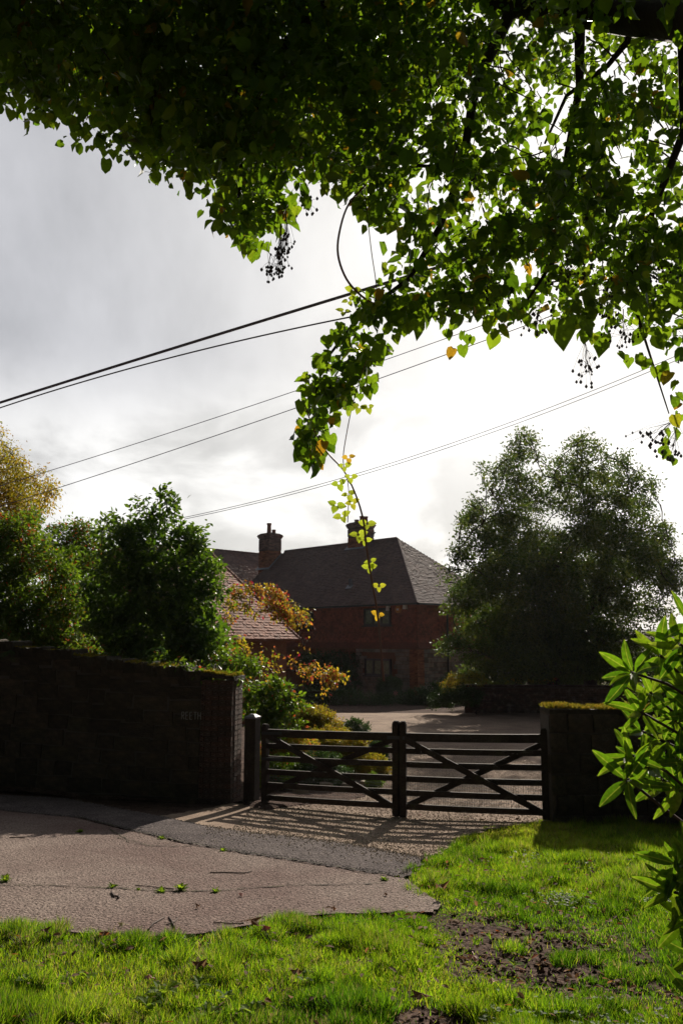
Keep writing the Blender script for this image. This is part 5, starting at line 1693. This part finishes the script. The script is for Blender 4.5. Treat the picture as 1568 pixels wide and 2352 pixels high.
# ------------------------------------------------------------------ RHODODENDRON at the right
def rhododendron():
    bx, by = 1.75, 3.1
    o = empty('rhododendron', (bx, by, Tz(bx, by)), 0, 'rhododendron with long bright green leaves leaning in at the right edge', 'shrub')
    org = Vector(o.location)
    protos = []
    for q in range(6):
        k = 8; vs = []; fs = []; vr = []
        bend = random.uniform(-.06, .22); fold = random.uniform(.03, .09); side = random.uniform(-.05, .05); wid = random.uniform(.115, .15)
        v0 = (.15, .35, .5, .6, .75, .3)[q]
        for i in range(k):
            t = i / (k - 1); w = wid * (math.sin(math.pi * min(1, (t * .95 + .04)) ** .95) ** .7) if i not in (0, k - 1) else .016
            z = -bend * t * t; cx = side * math.sin(math.pi * t); wv = .012 * math.sin(t * 19 + q)
            vs += [(cx - w, t, z + fold * w / .12 + wv), (cx - .012, t, z - .004), (cx + .012, t, z - .004), (cx + w, t, z + fold * w / .12 - wv)]
        for i in range(k - 1):
            a = i * 4
            for j in range(3):
                fs.append((a + j, a + j + 1, a + j + 5, a + j + 4)); vr.append(1.2 if j == 1 else v0 + .04 * (-1) ** i)
        me = MB().add(vs, fs, 0, True).mesh('leaf', M['rhodo'])
        va = me.attributes.new('var', 'FLOAT', 'FACE'); va.data.foreach_set('value', vr)
        protos.append(me)
    whorls = [(1450, 1545, 3.0, .135, 9), (1492, 1590, 3.05, .12, 7), (1515, 1505, 3.0, .13, 8), (1560, 1480, 2.95, .13, 8), (1470, 1635, 3.0, .115, 7), (1535, 1570, 3.2, .12, 7), (1568, 1560, 3.1, .13, 8), (1585, 1430, 3.0, .14, 8),
              (1450, 1735, 2.9, .12, 8), (1440, 1790, 2.9, .14, 7), (1490, 1760, 3.0, .125, 8), (1520, 1700, 3.1, .12, 7), (1545, 1650, 3.1, .12, 7), (1560, 1745, 3.0, .12, 8), (1520, 1790, 3.1, .12, 7), (1555, 1810, 3.0, .12, 8), (1475, 1680, 3.1, .10, 6), (1590, 1640, 3.0, .13, 8), (1600, 1720, 3.0, .13, 8), (1600, 1560, 3.0, .13, 8),
              (1555, 1985, 2.75, .125, 8), (1548, 2050, 2.7, .13, 8), (1572, 2110, 2.7, .12, 7), (1600, 2030, 2.7, .13, 8), (1590, 2100, 2.7, .13, 8), (1590, 2190, 2.65, .12, 6), (1600, 2300, 2.5, .11, 5), (1620, 1980, 2.8, .13, 8), (1640, 1650, 2.9, .13, 8), (1640, 1500, 2.9, .13, 8)]
    stems = MB()
    for (px, py, y, s, n) in whorls:
        c = W(px, py, y)
        axis = Vector((-.45 + random.gauss(0, .2), -.8 + random.gauss(0, .15), .5)).normalized()
        e1 = axis.orthogonal().normalized(); e2 = axis.cross(e1)
        root = Vector((bx + random.uniform(-.15, .25), by + random.uniform(-.2, .3), max(Tz(bx, by) + .15, c.z - random.uniform(.3, .7))))
        pts = bez(root, c, .08, 5, .02)
        stems.tube([p - org for p in pts], [.009, .008, .007, .006, .0055, .005], 5)
        ph = random.uniform(0, 6)
        for i in range(n):
            t = ph + i * 2.399
            el = random.uniform(.05, .75) if i > 1 else random.uniform(.8, 1.2)
            d = (e1 * math.cos(t) + e2 * math.sin(t)) * math.cos(el) + axis * math.sin(el)
            d.z -= .12; d.normalize()
            nr = axis + Vector((random.gauss(0, .15), -.45, .1))
            x = d.cross(nr).normalized(); z = x.cross(d)
            L = s * random.uniform(.75, 1.12)
            ob = link('leaf', random.choice(protos), o)
            ob.matrix_local = Matrix.Translation(c - org + d * .01 - axis * random.uniform(0, .02)) @ (Matrix((x, d, z)).transposed().to_4x4()) @ Matrix.Diagonal((L, L, L, 1))
    for k in range(5):
        stems.tube([p - org for p in bez((bx + random.uniform(-.1, .2), by + random.uniform(-.1, .2), Tz(bx, by) - .05), (bx + random.uniform(-.2, .3), by + random.uniform(-.1, .3), 1.6 + random.uniform(0, .6)), .1, 6, .02)], [.022, .02, .018, .016, .014, .012, .01], 6)
    stems.build('stems', M['twig'], o)


rhododendron()

# ------------------------------------------------------------------ GRASS AND WEEDS
DIRT = GP([(975, 2092), (1060, 2096), (1150, 2104), (1260, 2118), (1380, 2160), (1470, 2195), (1580, 2225), (1640, 2300), (1500, 2280), (1400, 2268), (1330, 2280), (1230, 2275), (1120, 2240), (1020, 2185)])
DIRT2 = GP([(880, 2335), (960, 2300), (1080, 2330), (1100, 2400), (860, 2400)])
LITTER = GP([(360, 2165), (560, 2140), (620, 2160), (560, 2230), (420, 2215)])
lawn_poly = [(-4.6, 2.0), (4.6, 2.0), (7.5, 6.0), (8, 10.6), (2.62, 10.75)] + NOSE[::-1][1:] + LAWN_EDGE[::-1] + [(-3.4, 5.95), (-4.6, 6.1)]


def vnoise(P, f, seed):
    r = np.random.default_rng(seed); t = r.random((64, 64))
    u = P * f; i = np.floor(u).astype(int); w = u - i; w = w * w * (3 - 2 * w)
    g = lambda a, b: t[(i[:, 0] + a) % 64, (i[:, 1] + b) % 64]
    return (g(0, 0) * (1 - w[:, 0]) + g(1, 0) * w[:, 0]) * (1 - w[:, 1]) + (g(0, 1) * (1 - w[:, 0]) + g(1, 1) * w[:, 0]) * w[:, 1]


def grass():
    # visible wedge only
    n = 950000
    y = 3.2 + 7.6 * rng.random(n) ** 1.25
    x = rng.uniform(-.48, .48, n) * (y + .6)
    P = np.stack([x, y], 1)
    k = inpoly(P, lawn_poly)
    d, _ = polydist(P, lawn_poly)
    rag = .015 + .17 * vnoise(P, 5, 8) * vnoise(P, 14, 9)
    k = k | (d < rag); P = P[k]; d = d[k]
    ind = inpoly(P, DIRT) | inpoly(P, DIRT2); dd, _ = polydist(P, DIRT)
    lit = inpoly(P, LITTER)
    nz = vnoise(P, 2.3, 1); nz2 = vnoise(P, 9, 2); nz3 = vnoise(P, .9, 5)
    keep = np.clip(.12 + 1.5 * nz * nz2 + .25 * nz3, 0, 1)
    keep = np.where(ind, np.where(nz2 * nz > .44, .5, np.clip(.34 - dd * 1.5, .015, 1)), keep)
    keep = np.where(~ind & (dd < .30) & (P[:, 1] < 5.6), keep * np.clip(.2 + dd * 2, 0, 1), keep)
    keep = np.where(lit, keep * .45, keep)
    keep *= np.clip(.55 + d / .12, 0, 1)
    k = rng.random(len(P)) < keep * .82; P = P[k]; nz = nz[k]; nz2 = nz2[k]; nz3 = nz3[k]; ind = ind[k]; d = d[k]
    n = len(P)
    print('blades', n)
    z = T(P[:, 0], P[:, 1]) - .026
    bank = sst(1.0, 2.2, P[:, 0]) * sst(6.2, 8.0, P[:, 1])
    tuft = sst(.45, .9, nz2 * .6 + nz * .5)
    L = (.035 + .075 * tuft + .025 * rng.random(n) + .03 * bank * nz) * np.where(ind, .6, 1) * np.clip(.5 + d / .2, .5, 1) * np.clip(.45 + polydist(P, DIRT)[0] * 1.4, .45, 1)
    lean = rng.normal(size=(n, 2)) * .35
    dr = np.column_stack([lean, np.ones(n)])
    face = rdirs(n); face[:, 2] *= .2
    tv = [(-.5, 0, 0), (.5, 0, 0), (.38, .5, .10), (-.38, .5, .10), (0, 1, .38)]
    tf = [(0, 1, 2, 3), (3, 2, 4)]
    sc = np.column_stack([rng.uniform(.0036, .0075, n) * (1 + .25 * bank), L, L])
    var = np.clip(.42 + .27 * rng.normal(size=n) + .35 * (nz3 - .5) - .2 * (nz - .5) + .12 * bank, 0, 1)
    var = np.clip(var - .12 + .5 * (vnoise(P, 1.6, 12) - .5), 0, .86)
    yel = rng.random(n) < .05 + .14 * (vnoise(P, 3.5, 21) > .68); var[yel] = rng.uniform(.88, 1, yel.sum())
    me = scatter_mesh('grass', tv, tf, np.column_stack([P, z]), frames(dr, face), sc, M['grass'], var)
    tag(link('grass', me), 'short bright sunlit grass of the verge in front of the lane and gate', 'grass', kind='stuff')


grass()


def litter():
    n = 6500
    P = np.stack([rng.uniform(-3, 3.4, n), rng.uniform(3.6, 8.2, n)], 1)
    ind = inpoly(P, DIRT) | inpoly(P, DIRT2) | inpoly(P, LITTER); d, _ = polydist(P, DIRT)
    k = (inpoly(P, lawn_poly) & (ind | (rng.random(n) < .22) | (d < .25) & (rng.random(n) < .4)))
    P = P[k]; n = len(P)
    ind = ind[k] if len(ind) != n else ind
    z = T(P[:, 0], P[:, 1]) - .015 + np.where(ind, rng.uniform(0, .012, n), rng.uniform(.035, .085, n))
    d = rdirs(n); d[:, 2] *= .25
    nr = rdirs(n) * .5 + np.array([0, 0, 1])
    v = rng.beta(1.5, 3, n)
    me = scatter_mesh('leaf_litter', OVAL[0], OVAL[1], np.column_stack([P, z]), frames(d, nr), rng.uniform(.018, .062, n), M['dead'], v)
    tag(link('leaf_litter', me), 'scattered dry brown leaf scraps in the bare soil and grass', 'leaf litter', kind='stuff')
    # clods and stones in the bare soil
    n = 16000
    P = np.stack([rng.uniform(.4, 3.6, n), rng.uniform(3.6, 6.8, n)], 1)
    k = inpoly(P, DIRT) | inpoly(P, DIRT2); P = P[k]; P = P[vnoise(P, 3, 31) * vnoise(P, 9, 32) > rng.random(len(P)) * .5]; n = len(P)
    tv = [(-.5, 0, 0), (0, -.5, .05), (.5, 0, -.05), (0, .5, 0), (.1, .05, .35), (-.1, 0, -.3)]
    tf = [(0, 1, 4), (1, 2, 4), (2, 3, 4), (3, 0, 4), (1, 0, 5), (2, 1, 5), (3, 2, 5), (0, 3, 5)]
    me = scatter_mesh('soil_clods', tv, tf, np.column_stack([P, T(P[:, 0], P[:, 1]) - .022]), frames(rdirs(n), rdirs(n)), .006 + .05 * rng.random(n) ** 4, M['soil'])
    tag(link('soil_clods', me), 'crumbled clods of bare soil in the worn patch of verge', 'soil', kind='stuff')


litter()


def broadleaf(px, py, n, s, label, name='broadleaf_weed', group='broad leaved weeds in the grass', mat='laneweed', upright=.5):
    p = G(px, py)
    o = empty(name, (p.x, p.y, Tz(p.x, p.y) - .015), random.uniform(0, 6), label, 'weed', group)
    protos = weed_protos.setdefault(mat, [])
    if not protos:
        for q in range(4):
            tv = np.array([(0, 0, 0), (0, .35, .03), (0, .7, .0), (0, 1, -.12), (.10, .18, .04), (.2, .45, .07), (.17, .75, .03), (-.10, .18, .04), (-.2, .45, .07), (-.17, .75, .03)], float)
            tv[:, 2] *= 1 + .6 * q / 3; fs = [(0, 4, 1), (1, 4, 5), (1, 5, 6, 2), (2, 6, 3), (0, 1, 7), (1, 8, 7), (1, 2, 9, 8), (2, 3, 9)]
            protos.append(np_mesh('leaf', tv, np.concatenate([np.array(f) for f in fs]), np.concatenate([[0], np.cumsum([len(f) for f in fs])[:-1]]), M[mat], np.full(len(fs), q / 3)))
    for i in range(n):
        t = i * 2.4 + random.uniform(-.4, .4); el = random.uniform(.15, upright + .3)
        d = Vector((math.cos(t) * math.cos(el), math.sin(t) * math.cos(el), math.sin(el)))
        nr = Vector((-math.cos(t) * .6, -math.sin(t) * .6, 1)); x = d.cross(nr).normalized(); z = x.cross(d)
        L = s * random.uniform(.6, 1.15)
        ob = link('leaf', random.choice(protos), o)
        ob.matrix_local = Matrix.Translation((0, 0, .03 if name == 'broadleaf_weed' else .005)) @ (Matrix((x, d, z)).transposed().to_4x4()) @ Matrix.Diagonal((L, L, L, 1))
    return o


weed_protos = {}
for px, py, n, s, lab in ((375, 2290, 12, .11, 'big leaved dock rosette in the left half of the lawn'), (340, 2320, 9, .09, 'smaller dock rosette in front of the big one'), (460, 2270, 8, .08, 'broad leaved weed right of the big dock rosette'), (520, 2300, 8, .07, 'grey leaved weed near the bottom middle'), (60, 2260, 9, .08, 'broad leaved weed at the left edge of the lawn'),
                          (30, 2320, 9, .08, 'broad leaved weed in the bottom left corner'), (200, 2250, 7, .07, 'lone weed with pale upright leaf in the left grass'), (1180, 2225, 9, .06, 'small rosette growing in the bare soil patch'), (430, 2165, 8, .06, 'weed among the dead leaves at the lane edge'), (580, 2340, 9, .08, 'weed rosette at the very bottom of the lawn'), (700, 2260, 7, .06, 'low weed in the middle of the bright grass'), (480, 2340, 8, .09, 'dock leaves at the bottom edge left of centre')):
    broadleaf(px, py, n, s, lab)
for px, py, n, s, lab in ((415, 2046, 16, .075, 'largest green weed tuft on the crack across the lane'), (370, 2050, 9, .06, 'weed tuft joined to the left of the largest one on the lane'), (495, 2050, 9, .055, 'weed tuft right of the largest one on the lane'), (258, 2040, 10, .055, 'grassy weed tuft left on the lane crack'), (318, 2046, 6, .04, 'tiny weed between two tufts on the lane crack'),
                          (12, 2026, 12, .07, 'mossy weed tuft at the left edge of the lane'), (186, 1912, 10, .06, 'weed tuft at the joint of old and new tarmac, far left'), (372, 1927, 9, .06, 'two sprigs on the tarmac joint left of centre'), (512, 1955, 9, .055, 'yellowish weed on the tarmac joint near the middle'), (882, 2022, 14, .055, 'flat weed patch at the right end of the tarmac joint')):
    broadleaf(px, py, int(n * 3), s * 1.05, lab, 'lane_weed', 'weeds growing from cracks in the lane', mat='laneweed', upright=.9)


def clover():
    P = []; n = 900
    for cx, cy, r in ((2.05, 8.2, .25), (2.4, 7.9, .3), (1.1, 4.2, .3), (.85, 4.05, .25), (1.35, 4.0, .25), (2.6, 6.6, .3), (1.75, 6.6, .2)):
        k = 110
        q = np.array([cx, cy]) + rng.normal(size=(k, 2)) * r * .6; P.append(q)
    P = np.concatenate(P); P = P[inpoly(P, lawn_poly)]
    P = np.repeat(P, 3, 0); n = len(P)
    z = T(P[:, 0], P[:, 1]) + np.repeat(rng.uniform(.0, .05, n // 3), 3)
    a = np.tile(np.array([0, 2.1, 4.2]), n // 3) + np.repeat(rng.uniform(0, 6, n // 3), 3)
    d = np.column_stack([np.cos(a), np.sin(a), rng.uniform(-.1, .4, n)])
    nr = np.tile([0, -.3, 1.], (n, 1)) + rng.normal(size=(n, 3)) * .45
    me = scatter_mesh('clover', OVAL[0], OVAL[1], np.column_stack([P, z]), frames(d, nr), np.column_stack([rng.uniform(.014, .026, n) * 1.8, rng.uniform(.016, .028, n), rng.uniform(.02, .03, n)]), M['weed'])
    tag(link('clover', me), 'patches of round leaved clover in the verge grass', 'clover', kind='stuff')


clover()

# ------------------------------------------------------------------ FALLEN LEAVES AND TWIGS
def maple_leaf(s, mat, curl):
    pts = []
    tips = [(-150, .35), (-105, .78), (-55, .95), (0, 1.1), (55, .95), (105, .78), (150, .35)]
    seq = []
    for i, (a, r) in enumerate(tips):
        seq.append((a, r))
        if i < len(tips) - 1: seq.append(((a + tips[i + 1][0]) / 2, .42 if i not in (2, 3) else .5))
    vs = [(0, 0, .02)]
    for a, r in seq:
        t = math.radians(a); vs.append((math.sin(t) * r * s / 2, math.cos(t) * r * s / 2, curl * s * (r ** 2) * (.5 + .5 * math.sin(a * .07 + 1)) + random.uniform(-.01, .01)))
    k = len(vs)
    fs = [(0, i + 1, i) for i in range(1, k - 1)]
    m = MB().add(vs, fs)
    m.tube([(0, 0, .02), (0, -s * .3, .012), (.01, -s * .6, .01)], .002, 4)
    me = m.mesh('fallen_leaf', mat)
    va = me.attributes.new('var', 'FLOAT', 'FACE'); va.data.foreach_set('value', [random.uniform(.2, .6)] * len(me.polygons))
    return me


def fallen(px, py, s, mat, label, curl=.15, dz=.02):
    p = G(px, py)
    if inpoly(np.array([[p.x, p.y]]), lawn_poly)[0] and not inpoly(np.array([[p.x, p.y]]), DIRT)[0]: dz += .045
    o = link('fallen_leaf', maple_leaf(s, M[mat], curl))
    o.location = (p.x, p.y, Tz(p.x, p.y) + dz); o.rotation_euler = (random.uniform(-.25, .25), random.uniform(-.25, .25), random.uniform(0, 6.28))
    tag(o, label, 'leaf', 'fallen leaves')


fallen(968, 2328, .14, 'dead', 'large pale dry maple leaf at the bottom edge of the lawn', .12, .03)
fallen(1248, 2225, .12, 'dead', 'tan maple leaf lying in the middle of the bare soil', .08)
fallen(1085, 2220, .10, 'deadred', 'dark red curled leaf on the grass left of the tan maple leaf', .35, .045)
fallen(575, 2150, .17, 'dead', 'big dark curled leaf at the lawn edge beside the lane', .22, .04)
fallen(606, 2164, .09, 'deadred', 'orange leaf below the big dark curled leaf', .1, .04)
fallen(1010, 2063, .15, 'dead', 'brown curled leaf at the tip of the grass bank', .4, .03)
fallen(556, 2061, .05, 'deadred', 'small rust red leaf lying on the lane right of the weeds', .3, .012)
fallen(765, 2092, .05, 'dead', 'small pale leaf on the lane near the lawn edge', .2, .012)
fallen(885, 2059, .04, 'dead', 'cream leaf scrap on the tarmac near the grass bank', .1, .012)
fallen(455, 2088, .045, 'dead', 'small dark curled scrap in the middle of the lane', .6, .012)
fallen(340, 2286, .06, 'deadred', 'orange leaf in the left part of the lawn', .1, .04)
fallen(280, 2158, .07, 'deadyel', 'yellow leaf at the edge of the lawn by the lane', .1, .04)
fallen(1105, 1886, .09, 'deadyel', 'yellow leaf on the gravel right of the gate middle', .15, .012)
fallen(1070, 1881, .08, 'deadyel', 'orange yellow leaf just left of the other yellow leaf on gravel', .15, .012)
fallen(1190, 1893, .07, 'dead', 'brown leaf on the gravel at the foot of the stone wall', .2, .012)
fallen(965, 1874, .05, 'deadred', 'small red leaf on the gravel next to the centre stiles', .2, .012)
fallen(1405, 2175, .08, 'deadyel', 'orange and yellow leaf under the rhododendron on the soil edge', .2, .03)
fallen(1130, 2295, .05, 'deadred', 'small orange leaf in the lower right grass', .1, .04)
fallen(240, 2180, .10, 'dead', 'dead brown leaf among litter at the lane edge', .3, .04)
fallen(680, 2280, .09, 'dead', 'tan dry leaf in the centre of the foreground grass', .25, .05)
fallen(455, 2260, .12, 'dead', 'long tan curled leaf below the dock rosette', .35, .05)
fallen(100, 2175, .10, 'dead', 'dull brown leaf near the left end of the lawn edge', .3, .04)


def twig(pts, r, label):
    ps = [G(*p) for p in pts]
    ps = [Vector((p.x, p.y, Tz(p.x, p.y) + .004 + r + random.uniform(0, .004))) for p in ps]
    tag(MB().tube(ps, r, 5).build('fallen_twig', M['twig']), label, 'twig', 'twigs lying on the lane')


twig([(482, 2007), (520, 2006), (560, 2008), (578, 2004)], .005, 'straight reddish twig lying across the lane')
twig([(22, 1926), (45, 1925), (58, 1927)], .005, 'short dark twig far left on the lane')
twig([(310, 2036), (350, 2040), (400, 2044)], .004, 'thin twig lying left of the biggest lane weed')
twig([(256, 2052), (262, 2062), (275, 2064), (270, 2068)], .008, 'hooked bark piece just below the left lane weed')
twig([(340, 2140), (352, 2125), (378, 2110)], .005, 'long pale twig slanting at the lane edge left of the crossed ones')
twig([(388, 2108), (395, 2120), (402, 2138)], .005, 'left one of the crossed pale twigs at the lane edge')
twig([(408, 2112), (400, 2122), (382, 2128)], .004, 'right one of the crossed pale twigs at the lane edge')
twig([(490, 2122), (530, 2124), (560, 2123)], .004, 'thin twig poking towards the big dark curled leaf')


# ------------------------------------------------------------------ THE AIR
def haze():
    m, nt, N, L = newmat('haze')
    v = N('ShaderNodeVolumePrincipled')
    v.inputs['Color'].default_value = (.93, .95, 1.0, 1)
    v.inputs['Density'].default_value = .00013
    v.inputs['Anisotropy'].default_value = .55
    o = N('ShaderNodeOutputMaterial'); L(v.outputs[0], o.inputs['Volume'])
    b = MB().box((0, 300, 5), (1900, 1900, 26)).build('haze', m)
    b['kind'] = 'stuff'; b['label'] = 'thin bright air between the camera and the far hills'


haze()
